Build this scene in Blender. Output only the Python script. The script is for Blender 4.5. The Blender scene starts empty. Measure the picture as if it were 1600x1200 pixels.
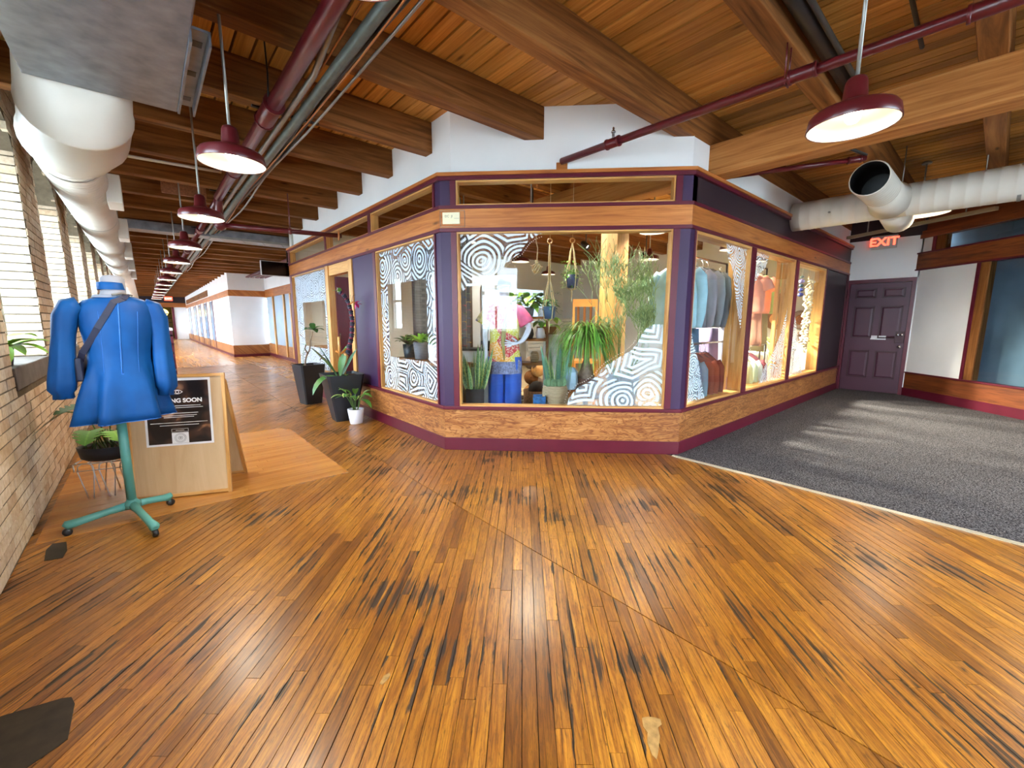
import bpy, bmesh, math, random
from mathutils import Vector, Matrix
random.seed(7)
R = math.radians
sc = bpy.context.scene
COL = sc.collection

# ------------------------------------------------------------------ camera
FPX, CH = 654.0, 1.4                       # focal length in pixels of a 1600 px frame, camera height
PITCH, HEAD = math.atan(99 / 654.0), R(40.95)   # looks down a little, heading right of the corridor (+Y)
FW = Vector((math.sin(HEAD) * math.cos(PITCH), math.cos(HEAD) * math.cos(PITCH), -math.sin(PITCH)))
RT = Vector((math.cos(HEAD), -math.sin(HEAD), 0)); UP = RT.cross(FW)
CAMP = Vector((0, 0, CH))
cd = bpy.data.cameras.new('camera'); cam = bpy.data.objects.new('camera', cd); COL.objects.link(cam)
cd.sensor_width = 36; cd.lens = 36 * FPX / 1600; cd.clip_start = .02; cd.clip_end = 300
cam.matrix_world = Matrix((( RT.x, UP.x, -FW.x, 0), (RT.y, UP.y, -FW.y, 0), (RT.z, UP.z, -FW.z, CH), (0, 0, 0, 1)))
sc.camera = cam

# ------------------------------------------------------------------ sky, exposure
SKY = 17.0
w = bpy.data.worlds.new('sky'); sc.world = w; w.use_nodes = True
bg = w.node_tree.nodes['Background']; bg.inputs[0].default_value = (.70, .85, 1.0, 1); bg.inputs[1].default_value = SKY
vs = sc.view_settings; vs.view_transform = 'Standard'; vs.look = 'None'; vs.gamma = 1; vs.use_curve_mapping = False
vs.exposure = 0.9
cy = sc.cycles; cy.adaptive_threshold = .02; cy.max_bounces = 5; cy.diffuse_bounces = 3; cy.glossy_bounces = 2; cy.transmission_bounces = 4; cy.transparent_max_bounces = 14; cy.caustics_reflective = False; cy.caustics_refractive = False; cy.sample_clamp_indirect = 6.0; cy.blur_glossy = .5
LAMP_W, SHOP_W = 46.0, 75.0                # watts of the corridor pendants / the shop's lamps
WARM = (1.0, .87, .68)

# ------------------------------------------------------------------ helpers
def unproj(px, py, p, n):
    d = FW + RT * ((px - 800) / FPX) + UP * ((600 - py) / FPX)
    n = Vector(n); return CAMP + d * ((Vector(p) - CAMP).dot(n) / d.dot(n))
def s2l(c):
    c = c / 255.0
    return c / 12.92 if c <= .04045 else ((c + .055) / 1.055) ** 2.4
def rgb(*c): return (s2l(c[0]), s2l(c[1]), s2l(c[2]), 1)

class MB:
    """collects geometry for ONE mesh object"""
    def __init__(s): s.v = []; s.f = []; s.uv = []; s.t = []; s.sm = []
    def face(s, idx, uv=None, tone=.5, smooth=False):
        s.f.append(tuple(idx)); s.uv.append(uv or [(0, 0)] * len(idx)); s.t.append(tone); s.sm.append(smooth)
    def hexa(s, c, dims=None, tone=None):
        """8 corners: bottom ring 0-3, top ring 4-7. grain (u) follows the longest edge"""
        if tone is None: tone = random.random()
        o = len(s.v); s.v += [tuple(p) for p in c]
        e = [(Vector(c[1]) - Vector(c[0])).length, (Vector(c[3]) - Vector(c[0])).length, (Vector(c[4]) - Vector(c[0])).length]
        ou, ov = random.random() * 20, random.random() * 20
        L = e.index(max(e))
        axes = {0: (0, 0, 0), 1: (1, 0, 0), 2: (1, 1, 0), 3: (0, 1, 0), 4: (0, 0, 1), 5: (1, 0, 1), 6: (1, 1, 1), 7: (0, 1, 1)}
        for q in ((3, 2, 1, 0), (4, 5, 6, 7), (0, 1, 5, 4), (1, 2, 6, 5), (2, 3, 7, 6), (3, 0, 4, 7)):
            uv = []
            for i in q:
                a = axes[i]; al = a[L] * e[L]; ac = sum(a[k] * e[k] for k in range(3) if k != L)
                uv.append((ou + al, ov + ac))
            s.face([o + i for i in q], uv, tone)
        return s
    def box(s, x0, x1, y0, y1, z0, z1, tone=None):
        return s.hexa([(x0, y0, z0), (x1, y0, z0), (x1, y1, z0), (x0, y1, z0), (x0, y0, z1), (x1, y0, z1), (x1, y1, z1), (x0, y1, z1)], tone=tone)
    def obox(s, c, ax, ay, az, hx, hy, hz, tone=None):
        c, ax, ay, az = Vector(c), Vector(ax).normalized(), Vector(ay).normalized(), Vector(az).normalized()
        P = lambda i, j, k: c + ax * (i * hx) + ay * (j * hy) + az * (k * hz)
        return s.hexa([P(-1, -1, -1), P(1, -1, -1), P(1, 1, -1), P(-1, 1, -1), P(-1, -1, 1), P(1, -1, 1), P(1, 1, 1), P(-1, 1, 1)], tone=tone)
    def bar(s, a, b, wd, ht, up=(0, 0, 1), tone=None):
        a, b = Vector(a), Vector(b); ax = (b - a).normalized(); ay = Vector(up).cross(ax).normalized(); az = ax.cross(ay)
        return s.obox((a + b) / 2, ax, ay, az, (b - a).length / 2, wd / 2, ht / 2, tone)
    def prism(s, poly, z0, z1, tone=None, uvdir=None, q0=None):
        if tone is None: tone = random.random()
        n = len(poly); o = len(s.v)
        s.v += [(p[0], p[1], z0) for p in poly] + [(p[0], p[1], z1) for p in poly]
        ou = random.random() * 30
        if uvdir and q0 is not None: U = lambda p: (p[0] * uvdir[0] + p[1] * uvdir[1] + ou * 7, -p[0] * uvdir[1] + p[1] * uvdir[0] - q0)
        elif uvdir: U = lambda p: (p[0] * uvdir[0] + p[1] * uvdir[1] + ou, -p[0] * uvdir[1] + p[1] * uvdir[0] + ou)
        else: U = lambda p: (p[0], p[1])
        uv = [U(p) for p in poly]
        s.face([o + n + i for i in range(n)], uv, tone); s.face([o + i for i in reversed(range(n))], uv[::-1], tone)
        for i in range(n):
            j = (i + 1) % n; s.face((o + i, o + j, o + n + j, o + n + i), [uv[i], uv[j], uv[j], uv[i]], tone)
        return s
    def loft(s, rings, closed=True, cap0=True, cap1=True, smooth=True, tone=.5, wrap=False):
        o = len(s.v); n = len(rings[0])
        for r in rings: s.v += [tuple(p) for p in r]
        m = len(rings); jm = n if closed else n - 1
        for i in range(m if wrap else m - 1):
            for j in range(jm):
                k = (j + 1) % n; i2 = (i + 1) % m
                u0, u1, v0, v1 = j / n, (j + 1) / n, i / m, (i + 1) / m
                s.face((o + i * n + j, o + i * n + k, o + i2 * n + k, o + i2 * n + j), [(u0, v0), (u1, v0), (u1, v1), (u0, v1)], tone, smooth)
        if closed and not wrap:
            if cap0: s.face([o + j for j in reversed(range(n))], None, tone)
            if cap1: s.face([o + (m - 1) * n + j for j in range(n)], None, tone)
        return s
    def tube(s, pts, r, seg=8, cap=True, tone=.5, flat=1.0):
        pts = [Vector(p) for p in pts]; n = len(pts); rr = r if isinstance(r, (list, tuple)) else [r] * n
        rings = []; ref = None
        for i in range(n):
            t = (pts[min(i + 1, n - 1)] - pts[max(i - 1, 0)]).normalized()
            if ref is None: ref = Vector((0, 0, 1)) if abs(t.z) < .9 else Vector((1, 0, 0))
            a = (ref - t * ref.dot(t)).normalized(); b = t.cross(a); ref = a
            rings.append([pts[i] + a * (math.cos(2 * math.pi * k / seg) * rr[i]) + b * (math.sin(2 * math.pi * k / seg) * rr[i] * flat) for k in range(seg)])
        return s.loft(rings, True, cap, cap, True, tone)
    def lathe(s, prof, c=(0, 0, 0), seg=20, axis=None, cap0=True, cap1=True, tone=.5, squash=(1, 1), smooth=True):
        c = Vector(c); ax = Vector(axis or (0, 0, 1)).normalized()
        a = ax.orthogonal().normalized() if axis else Vector((1, 0, 0)); b = ax.cross(a)
        rings = [[c + ax * z + a * (math.cos(2 * math.pi * k / seg) * r * squash[0]) + b * (math.sin(2 * math.pi * k / seg) * r * squash[1]) for k in range(seg)] for r, z in prof]
        return s.loft(rings, True, cap0, cap1, smooth, tone)
    def ball(s, c, r, seg=12, squash=(1, 1, 1), tone=.5):
        m = max(5, seg // 2)
        return s.loft([[(c[0] + r * squash[0] * math.sin(math.pi * i / m) * math.cos(2 * math.pi * k / seg), c[1] + r * squash[1] * math.sin(math.pi * i / m) * math.sin(2 * math.pi * k / seg),
                         c[2] - r * squash[2] * math.cos(math.pi * i / m)) for k in range(seg)] for i in [.02] + list(range(1, m)) + [m - .02]], True, True, True, True, tone)
    def leaf(s, base, d, L, W, droop=.4, n=7, fold=.25, shape=1.0, thick=0.0, twist=0., tone=None, up=(0, 0, 1)):
        """a leaf blade: starts at base towards d, bends down by droop, folded along its midrib"""
        if tone is None: tone = random.random()
        p = Vector(base); d = Vector(d).normalized(); o = len(s.v); rows = []
        for i in range(n + 1):
            t = i / n
            side = d.cross(Vector(up))
            side = side.normalized() if side.length > 1e-3 else Vector((1, 0, 0))
            if twist: side = Matrix.Rotation(twist, 3, d) @ side
            nor = side.cross(d).normalized()
            wd = W * .5 * (math.sin(math.pi * min(1, t ** shape * .96 + .04)) ** .8) if t < 1 else .0008
            wd = max(wd, W * .04 if t < 1 else .0008)
            rows.append((p - side * wd + nor * wd * fold, p, p + side * wd + nor * wd * fold))
            d = (d + Vector((0, 0, -1)) * (droop / n * (1 + t))).normalized(); p = p + d * (L / n)
        for r in rows: s.v += [tuple(q) for q in r]
        for i in range(n):
            for j in (0, 1):
                a = o + i * 3 + j; s.face((a, a + 1, a + 4, a + 3), [(j * .5, i / n), (j * .5 + .5, i / n), (j * .5 + .5, (i + 1) / n), (j * .5, (i + 1) / n)], tone, True)
        return s
    def build(s, name, mat, parent=None, kind=None, bevel=0, solid=0):
        me = bpy.data.meshes.new(name); me.from_pydata(s.v, [], s.f)
        uvl = me.uv_layers.new(name='UVMap'); flat = []
        for u in s.uv:
            for q in u: flat += [q[0], q[1]]
        uvl.data.foreach_set('uv', flat)
        at = me.attributes.new('tone', 'FLOAT', 'FACE'); at.data.foreach_set('value', s.t)
        me.polygons.foreach_set('use_smooth', s.sm)
        me.materials.append(mat); me.update()
        ob = bpy.data.objects.new(name, me); COL.objects.link(ob)
        if parent is not None: ob.parent = parent
        if kind: ob['kind'] = kind
        if solid:
            md = ob.modifiers.new('solid', 'SOLIDIFY'); md.thickness = solid; md.offset = 0
        if bevel:
            md = ob.modifiers.new('bevel', 'BEVEL'); md.width = bevel; md.segments = 2; md.limit_method = 'ANGLE'
        return ob

def tag(o, label=None, cat=None, group=None, kind=None):
    if label: o['label'] = label
    if cat: o['category'] = cat
    if group: o['group'] = group
    if kind: o['kind'] = kind
    return o
def empty(name, loc=(0, 0, 0), rz=0, label=None, cat=None, group=None, kind=None):
    o = bpy.data.objects.new(name, None); COL.objects.link(o); o.location = loc; o.rotation_euler = (0, 0, rz); o.empty_display_size = .1
    return tag(o, label, cat, group, kind)
def copy_tree(o, parent=None):
    c = o.copy(); COL.objects.link(c)
    if parent is not None: c.parent = parent
    for ch in list(o.children): copy_tree(ch, c)
    return c
def text(name, body, size, loc, xdir, ydir, mat, parent, align='CENTER', ext=.0008, bold=0):
    cu = bpy.data.curves.new(name, 'FONT'); cu.body = body; cu.size = size; cu.extrude = ext; cu.align_x = align; cu.align_y = 'CENTER'; cu.offset = bold
    o = bpy.data.objects.new(name, cu); COL.objects.link(o); cu.materials.append(mat)
    x, y = Vector(xdir).normalized(), Vector(ydir).normalized(); z = x.cross(y); l = Vector(loc)
    m = Matrix(((x.x, y.x, z.x, l.x), (x.y, y.y, z.y, l.y), (x.z, y.z, z.z, l.z), (0, 0, 0, 1)))
    bpy.context.view_layer.update()
    me = bpy.data.meshes.new_from_object(o.evaluated_get(bpy.context.evaluated_depsgraph_get())); me.name = name
    bpy.data.objects.remove(o); o = bpy.data.objects.new(name, me); COL.objects.link(o)
    if not me.materials: me.materials.append(mat)
    o.parent = parent; o.matrix_local = m
    return o
def clip(poly, a, b, c):
    """keep the part of a 2D polygon where a*x+b*y<=c"""
    out = []
    for i in range(len(poly)):
        p, q = poly[i], poly[(i + 1) % len(poly)]; dp, dq = a * p[0] + b * p[1] - c, a * q[0] + b * q[1] - c
        if dp <= 0: out.append(p)
        if dp * dq < 0:
            t = dp / (dp - dq); out.append((p[0] + (q[0] - p[0]) * t, p[1] + (q[1] - p[1]) * t))
    return out

# ------------------------------------------------------------------ materials
MATS = {}
class NT:
    def __init__(s, name):
        s.m = bpy.data.materials.new(name); s.m.use_nodes = True; s.t = s.m.node_tree; s.n = s.t.nodes; s.b = s.n['Principled BSDF']; MATS[name] = s.m
    def add(s, typ, **kw):
        nd = s.n.new(typ)
        for k, v in kw.items():
            if hasattr(nd, k): setattr(nd, k, v)
            else: nd.inputs[k.replace('_', ' ')].default_value = v
        return nd
    def ln(s, a, b): s.t.links.new(a, b)
    def ramp(s, fac, stops):
        r = s.n.new('ShaderNodeValToRGB'); s.ln(fac, r.inputs[0]); e = r.color_ramp.elements
        while len(e) < len(stops): e.new(.5)
        for i, (p, c) in enumerate(stops): e[i].position = p; e[i].color = c if len(c) == 4 else (*c, 1)
        return r.outputs[0]
    def mix(s, fac, a, b, blend='MIX'):
        m = s.n.new('ShaderNodeMix'); m.data_type = 'RGBA'; m.blend_type = blend
        for sock, val in ((m.inputs[0], fac), (m.inputs[6], a), (m.inputs[7], b)):
            if isinstance(val, (int, float, tuple)): sock.default_value = val
            else: s.ln(val, sock)
        return m.outputs[2]
    def math(s, op, a, b=None, clampv=False):
        m = s.n.new('ShaderNodeMath'); m.operation = op; m.use_clamp = clampv
        for i, val in enumerate((a, b)):
            if val is None: continue
            if isinstance(val, (int, float)): m.inputs[i].default_value = val
            else: s.ln(val, m.inputs[i])
        return m.outputs[0]
    def coord(s, which='Object', scale=(1, 1, 1), rot=(0, 0, 0), addv=None):
        tc = s.n.new('ShaderNodeTexCoord'); mp = s.n.new('ShaderNodeMapping'); mp.inputs['Scale'].default_value = scale; mp.inputs['Rotation'].default_value = rot
        src = tc.outputs[which]
        if addv is not None:
            va = s.n.new('ShaderNodeVectorMath'); va.operation = 'ADD'; s.ln(src, va.inputs[0]); s.ln(addv, va.inputs[1]); src = va.outputs[0]
        s.ln(src, mp.inputs[0]); return mp.outputs[0]
    def noise(s, vec, scale=5, detail=3, rough=.5, dist=0):
        t = s.n.new('ShaderNodeTexNoise'); t.inputs['Scale'].default_value = scale; t.inputs['Detail'].default_value = detail
        t.inputs['Roughness'].default_value = rough; t.inputs['Distortion'].default_value = dist; s.ln(vec, t.inputs['Vector']); return t.outputs[0]
    def tone(s):
        a = s.n.new('ShaderNodeAttribute'); a.attribute_name = 'tone'; return a.outputs['Fac']
    def bump(s, h, strength=.3, dist=.01):
        b = s.n.new('ShaderNodeBump'); b.inputs['Strength'].default_value = strength; b.inputs['Distance'].default_value = dist
        s.ln(h, b.inputs['Height']); s.ln(b.outputs[0], s.b.inputs['Normal'])
    def col(s, c): s.ln(c, s.b.inputs['Base Color'])

def paint(name, c, rough=.5, metal=0., var=.12, scale=6, bump=0., spec=.5, coat=0.):
    """a plain surface with a little uneven tone"""
    t = NT(name); v = t.coord('Object')
    n = t.noise(v, scale, 4)
    a = tuple(x * (1 - var) for x in c[:3]) + (1,); b = tuple(min(1, x * (1 + var)) for x in c[:3]) + (1,)
    t.col(t.ramp(n, [(.3, a), (.7, b)]))
    t.b.inputs['Roughness'].default_value = rough; t.b.inputs['Metallic'].default_value = metal; t.b.inputs['Specular IOR Level'].default_value = spec
    t.b.inputs['Coat Weight'].default_value = coat
    if bump: t.bump(t.noise(v, scale * 12, 3), bump, .004)
    return t.m
def wood(name, light, mid, dark, rough=.45, along=1.2, across=22, knots=True, contrast=1., tonevar=.35, dist=1.5, spec=.5, wave=False):
    t = NT(name); v = t.coord('UV', (along, across, 1)); n1 = t.noise(v, 1.0, 6, .62, dist)
    k = .5 - .22 / contrast
    c = t.ramp(n1, [(k, dark), (.5, mid), (1 - k, light)])
    if wave:                                   # rotary-cut plywood figure
        v3 = t.coord('UV', (2.2, 9, 1)); n3 = t.noise(v3, 1.3, 3, .5, 1.2)
        r = t.math('FRACT', t.math('MULTIPLY', n3, 9.0)); c = t.mix(t.ramp(r, [(.0, (.9, .9, .9)), (.25, (0, 0, 0)), (.7, (0, 0, 0)), (1, (.9, .9, .9))]), c, dark)
    v2 = t.coord('UV', (along * .5, across * .12, 1)); n2 = t.noise(v2, 1.0, 3, .5, .6)
    c = t.mix(t.ramp(n2, [(.38, (.55, .55, .55)), (.62, (0, 0, 0))]), c, t.mix(1.0, c, (.62, .55, .5, 1), 'MULTIPLY'))
    if knots:
        vo = t.n.new('ShaderNodeTexVoronoi'); vo.inputs['Scale'].default_value = 1.0; t.ln(t.coord('UV', (1.1, 4.5, 1)), vo.inputs['Vector'])
        c = t.mix(t.ramp(vo.outputs['Distance'], [(.03, (.85, .85, .85)), (.09, (0, 0, 0))]), c, tuple(x * .35 for x in dark[:3]) + (1,))
    tn = t.tone(); g = t.ramp(tn, [(0, (1 - tonevar,) * 3), (1, (1 + tonevar * .35,) * 3)])
    c = t.mix(1.0, c, g, 'MULTIPLY'); t.col(c)
    t.b.inputs['Roughness'].default_value = rough; t.b.inputs['Specular IOR Level'].default_value = spec
    t.bump(n1, .12, .004)
    return t.m
def glow(name, c, strength):
    t = NT(name); t.b.inputs['Base Color'].default_value = c; t.b.inputs['Emission Color'].default_value = c; t.b.inputs['Emission Strength'].default_value = strength; return t.m
def glassmat(name, tint=(.96, .98, .98), ior=1.5, rough=.0, extra=0.):
    m = bpy.data.materials.new(name); m.use_nodes = True; n = m.node_tree.nodes; l = m.node_tree.links; n.clear()
    o = n.new('ShaderNodeOutputMaterial'); mx = n.new('ShaderNodeMixShader'); tr = n.new('ShaderNodeBsdfTransparent'); gl = n.new('ShaderNodeBsdfGlossy'); fr = n.new('ShaderNodeFresnel')
    tr.inputs[0].default_value = (*tint, 1); gl.inputs['Roughness'].default_value = rough; fr.inputs[0].default_value = ior
    gm = n.new('ShaderNodeNewGeometry'); mu = n.new('ShaderNodeMath'); mu.operation = 'MULTIPLY'; iv = n.new('ShaderNodeMath'); iv.operation = 'SUBTRACT'; iv.inputs[0].default_value = 1.0
    l.new(gm.outputs['Backfacing'], iv.inputs[1]); l.new(fr.outputs[0], mu.inputs[0]); l.new(iv.outputs[0], mu.inputs[1])   # one reflecting face per pane
    fac = mu.outputs[0]
    if extra:
        ad = n.new('ShaderNodeMath'); ad.operation = 'ADD'; ad.inputs[1].default_value = extra; l.new(fac, ad.inputs[0]); fac = ad.outputs[0]
    l.new(fac, mx.inputs[0]); l.new(tr.outputs[0], mx.inputs[1]); l.new(gl.outputs[0], mx.inputs[2]); l.new(mx.outputs[0], o.inputs[0])
    MATS[name] = m; return m
def leafmat(name, c1, c2, rough=.4, edge=None, stripe=None):
    t = NT(name); tn = t.tone(); base = t.ramp(tn, [(0, c1), (1, c2)])
    u = t.n.new('ShaderNodeSeparateXYZ'); tc = t.n.new('ShaderNodeTexCoord'); t.ln(tc.outputs['UV'], u.inputs[0])
    ax = t.math('ABSOLUTE', t.math('SUBTRACT', u.outputs[0], .5))
    if edge: base = t.mix(t.ramp(ax, [(.30, (0, 0, 0)), (.42, (1, 1, 1))]), base, edge)
    else: base = t.mix(t.ramp(ax, [(0, (.6, .6, .6)), (.05, (0, 0, 0))]), base, c2)
    if stripe:
        nn = t.noise(t.coord('UV', (2, 16, 1)), 1.5, 2, .5, .6); base = t.mix(t.ramp(nn, [(.45, (0, 0, 0)), (.55, (.8, .8, .8))]), base, stripe)
    t.col(base); t.b.inputs['Roughness'].default_value = rough
    t.b.inputs['Subsurface Weight'].default_value = 0.0
    t.b.inputs['Transmission Weight'].default_value = 0.0
    return t.m

maroon = paint('maroon_paint', rgb(90, 18, 38), .38, var=.1)
maroon_pipe = paint('maroon_pipe_paint', rgb(94, 22, 30), .3, var=.12)
purple = paint('purple_paint', rgb(52, 26, 64), .5, var=.08, scale=3)
blackpaint = paint('dark_plum_paint', rgb(40, 26, 34), .5, var=.1)
whitewall = paint('white_wall_paint', rgb(238, 238, 238), .75, var=.03, scale=2, spec=.2)
band_wood = wood('band_fir', rgb(206, 136, 70), rgb(186, 112, 50), rgb(146, 78, 28), .42, 1.0, 16, True, 1.1, .12)
ply_wood = wood('plywood_panel', rgb(200, 144, 88), rgb(178, 118, 64), rgb(116, 58, 22), .42, 1.6, 12, False, 1.1, .1, 2.5, wave=True)
light_wood = wood('pale_fir', rgb(232, 184, 118), rgb(220, 164, 92), rgb(180, 118, 56), .42, 1.2, 18, True, 1., .15)
deck_wood = wood('ceiling_deck', rgb(236, 176, 94), rgb(214, 148, 70), rgb(164, 102, 44), .6, .8, 26, True, .75, .38, spec=.3)
joist_wood = wood('joist_fir', rgb(166, 112, 62), rgb(138, 88, 46), rgb(92, 54, 27), .62, .7, 12, True, 1.1, .25, spec=.15)
girder_wood = wood('girder_fir', rgb(216, 158, 94), rgb(194, 130, 70), rgb(146, 88, 38), .6, .7, 16, True, 1.0, .15, spec=.15)
galv = paint('galvanised_steel', rgb(132, 135, 141), .42, .8, var=.25, scale=9)
ductwhite = paint('white_painted_duct', rgb(214, 206, 194), .42, var=.05, scale=3)
chrome = paint('chrome', rgb(200, 200, 205), .2, 1., var=.03)
conduit = paint('grey_conduit', rgb(150, 148, 142), .4, .6, var=.15)
blackmetal = paint('black_metal', rgb(24, 24, 26), .4, var=.1)
copper = paint('copper_wire', rgb(176, 110, 60), .4, .4, var=.1)
lampwhite = paint('lamp_enamel_white', rgb(244, 240, 226), .35, var=.02)
bulbglow = glow('lamp_bulb_glow', (1.0, .90, .70, 1), 11.0)
glass = glassmat('window_glass')
# ================================================================== FLOOR
PANG = R(47.5); PD = (math.cos(PANG), math.sin(PANG)); PQ = (-PD[1], PD[0])
def make_floor_mat():
    t = NT('worn_maple_strip_floor'); tn = t.tone()
    v = t.coord('UV', (2.2, 42, 1)); g = t.noise(v, 1.0, 7, .68, 1.8)
    c = t.ramp(g, [(.30, rgb(84, 46, 13)), (.45, rgb(146, 90, 26)), (.60, rgb(182, 124, 38)), (.76, rgb(202, 150, 54))])
    c = t.mix(1.0, c, t.ramp(tn, [(0, (.50, .44, .38)), (.25, (.80, .76, .70)), (.6, (1, 1, 1)), (1, (1.12, 1.12, 1.06))]), 'MULTIPLY')
    # traffic wear: broad dull brown areas
    o = t.coord('Object', (1, 1, 1)); br = t.noise(o, 1.1, 4, .6, .4)
    c = t.mix(t.ramp(br, [(.32, (.8, .8, .8)), (.62, (0, 0, 0))]), c, t.mix(1.0, c, (.58, .46, .38, 1), 'MULTIPLY'))
    # grime speckle
    sp = t.noise(t.coord('UV', (9, 60, 1)), 2.0, 5, .75, .8)
    c = t.mix(t.ramp(sp, [(.50, (0, 0, 0)), (.68, (.75, .75, .75))]), c, rgb(66, 38, 17))
    # black streaks where the finish is gone, long along the grain, in patches
    st = t.noise(t.coord('UV', (1.4, 30, 1)), 1.0, 5, .6, .8); pa = t.noise(t.coord('Object', (1, 1, 1)), 1.7, 3, .5, .2)
    st2 = t.math('ADD', st, t.math('MULTIPLY', t.math('SUBTRACT', pa, .5), .95))
    m1 = t.ramp(st2, [(.64, (0, 0, 0)), (.72, (.9, .9, .9))])
    # blackened joints: the dirt creeps in from the board edges, deeper where the finish has worn
    sx = t.n.new('ShaderNodeSeparateXYZ'); tcu = t.n.new('ShaderNodeTexCoord'); t.ln(tcu.outputs['UV'], sx.inputs[0])
    ed_ = t.math('MINIMUM', sx.outputs[1], t.math('SUBTRACT', .0575, sx.outputs[1]))
    wn = t.noise(t.coord('UV', (1.7, 9, 1)), 1.0, 5, .65, .5); fine = t.noise(t.coord('UV', (30, 60, 1)), 1.0, 3, .6)
    depth = t.math('ADD', t.math('MULTIPLY', t.math('SUBTRACT', t.math('ADD', wn, t.math('MULTIPLY', t.math('SUBTRACT', pa, .5), .7)), .535), .11), t.math('MULTIPLY', t.math('SUBTRACT', fine, .5), .006))
    depth = t.math('MAXIMUM', depth, .0008)
    m2 = t.ramp(t.math('SUBTRACT', depth, ed_), [(0, (0, 0, 0)), (.0022, (.95, .95, .95))])
    m = t.math('MAXIMUM', m1, m2)
    c = t.mix(m, c, rgb(28, 20, 16)); t.col(c)
    rg = t.ramp(t.noise(o, 5, 4, .6), [(.2, (.26,) * 3), (.8, (.40,) * 3)]); t.ln(t.mix(m, rg, (.5, .5, .5, 1)), t.b.inputs['Roughness'])
    t.b.inputs['Specular IOR Level'].default_value = .55; t.b.inputs['Coat Weight'].default_value = .15; t.b.inputs['Coat Roughness'].default_value = .22
    t.bump(t.math('SUBTRACT', g, t.math('MULTIPLY', m, .6)), .10, .004)
    return t.m
floor_mat = make_floor_mat()
floor = empty('floor', kind='structure'); tag(floor, 'worn amber maple strip floor laid diagonally across the hall')
sub = MB().box(-.75, 4.06, -3.3, 47, -.12, -.0135); sub.build('subfloor', paint('black_gap_dirt', rgb(20, 13, 9), .9), floor)
PW = .0575
def seen(x, y, z=0, m=60):
    v = Vector((x, y, z)) - CAMP; d = v.dot(FW)
    if d < .25: return None
    px, py = 800 + FPX * v.dot(RT) / d, 600 - FPX * v.dot(UP) / d
    return d if -m < px < 1600 + m and -m < py < 1200 + m else None
boards = []
def lay(x0, x1, y0, y1, seed, ymax_len=1.7):
    rnd = random.Random(seed)
    cs = [(x, y) for x in (x0, x1) for y in (y0, y1)]
    qs = [c[0] * PQ[0] + c[1] * PQ[1] for c in cs]; ps = [c[0] * PD[0] + c[1] * PD[1] for c in cs]
    k = math.floor(min(qs) / PW)
    while k * PW < max(qs):
        q = k * PW; k += 1; p = min(ps) - rnd.random() * 1.5
        while p < max(ps):
            L = rnd.uniform(.45, ymax_len); g = rnd.choice((.0014, .002, .0028, .004))
            r = [(p + .0008, q + g / 2), (p + L - .0008, q + g / 2), (p + L - .0008, q + PW - g / 2), (p + .0008, q + PW - g / 2)]
            poly = [(a * PD[0] + b * PQ[0], a * PD[1] + b * PQ[1]) for a, b in r]; p += L
            for cl in ((-1, 0, -x0), (1, 0, x1), (0, -1, -y0), (0, 1, y1)):
                poly = clip(poly, *cl)
                if len(poly) < 3: break
            if len(poly) < 3: continue
            ar = abs(sum(poly[i][0] * poly[(i + 1) % len(poly)][1] - poly[(i + 1) % len(poly)][0] * poly[i][1] for i in range(len(poly)))) / 2
            if ar < .0008: continue
            cx = sum(a[0] for a in poly) / len(poly); cy = sum(a[1] for a in poly) / len(poly)
            if cx > 2.45 and min(a[0] + a[1] for a in poly) > 6.35 and min(a[0] for a in poly) > 2.4: continue        # under the shop
            t = min(1, max(0, rnd.gauss(.55, .25)))
            if rnd.random() < .07: t = rnd.uniform(0, .12)
            boards.append((poly, cx, cy, ar, t, rnd.uniform(-.0006, .0004), q))
lay(-.70, 1.668, -1.2, 16, 3); lay(1.674, 4.035, -1.2, 16, 4)
def bkey(b):
    ds = [seen(p[0], p[1]) for p in b[0]] + [seen(b[1], b[2])]; ds = [d for d in ds if d]
    return -b[3] / min(ds) ** 3 if ds else 0
boards.sort(key=bkey)
for b in boards[:300]:
    MB().prism(b[0], -.013, b[5], b[4], PD, b[6]).build('floor_board', floor_mat, floor)
mb = MB()
for b in boards[300:]: mb.prism(b[0], -.013, b[5], b[4], PD, b[6])
mb.build('floor_board_field', floor_mat, floor, 'stuff')
far_mat = wood('far_maple_floor', rgb(204, 152, 92), rgb(184, 128, 70), rgb(140, 90, 44), .26, .5, 14, False, 1.1, .1)
MB().box(-.7, 2.5, 16.005, 47, -.013, 0).build('far_floor_boards', far_mat, floor)
MB().box(2.505, 3.8, 9.7, 19.4, -.013, 0).build('recess_floor_boards', far_mat, floor)
# smooth newer patch of flooring, set in the corridor
patch_mat = wood('new_maple_patch', rgb(204, 144, 70), rgb(190, 126, 56), rgb(166, 102, 40), .24, .9, 30, False, 1., .10)
pf = empty('floor_patch', (0, 0, 0), kind='structure'); tag(pf, 'smooth paler strip-wood patch let into the corridor floor')
y = 3.83
while y < 6.05:
    x1 = 1.30 if y < 5.85 else 1.30 - (y - 5.85) * .5
    x = -.66 - random.random()
    while x < x1:
        L = random.uniform(.6, 1.5); a, b = max(x, -.66), min(x + L, x1); x += L
        if b - a > .03: MB().box(a, b - .001, y, y + .0575, -.004, .003 + random.uniform(-.0003, .0003), random.random()).build('strip', patch_mat, pf)
    y += .0585
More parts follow.
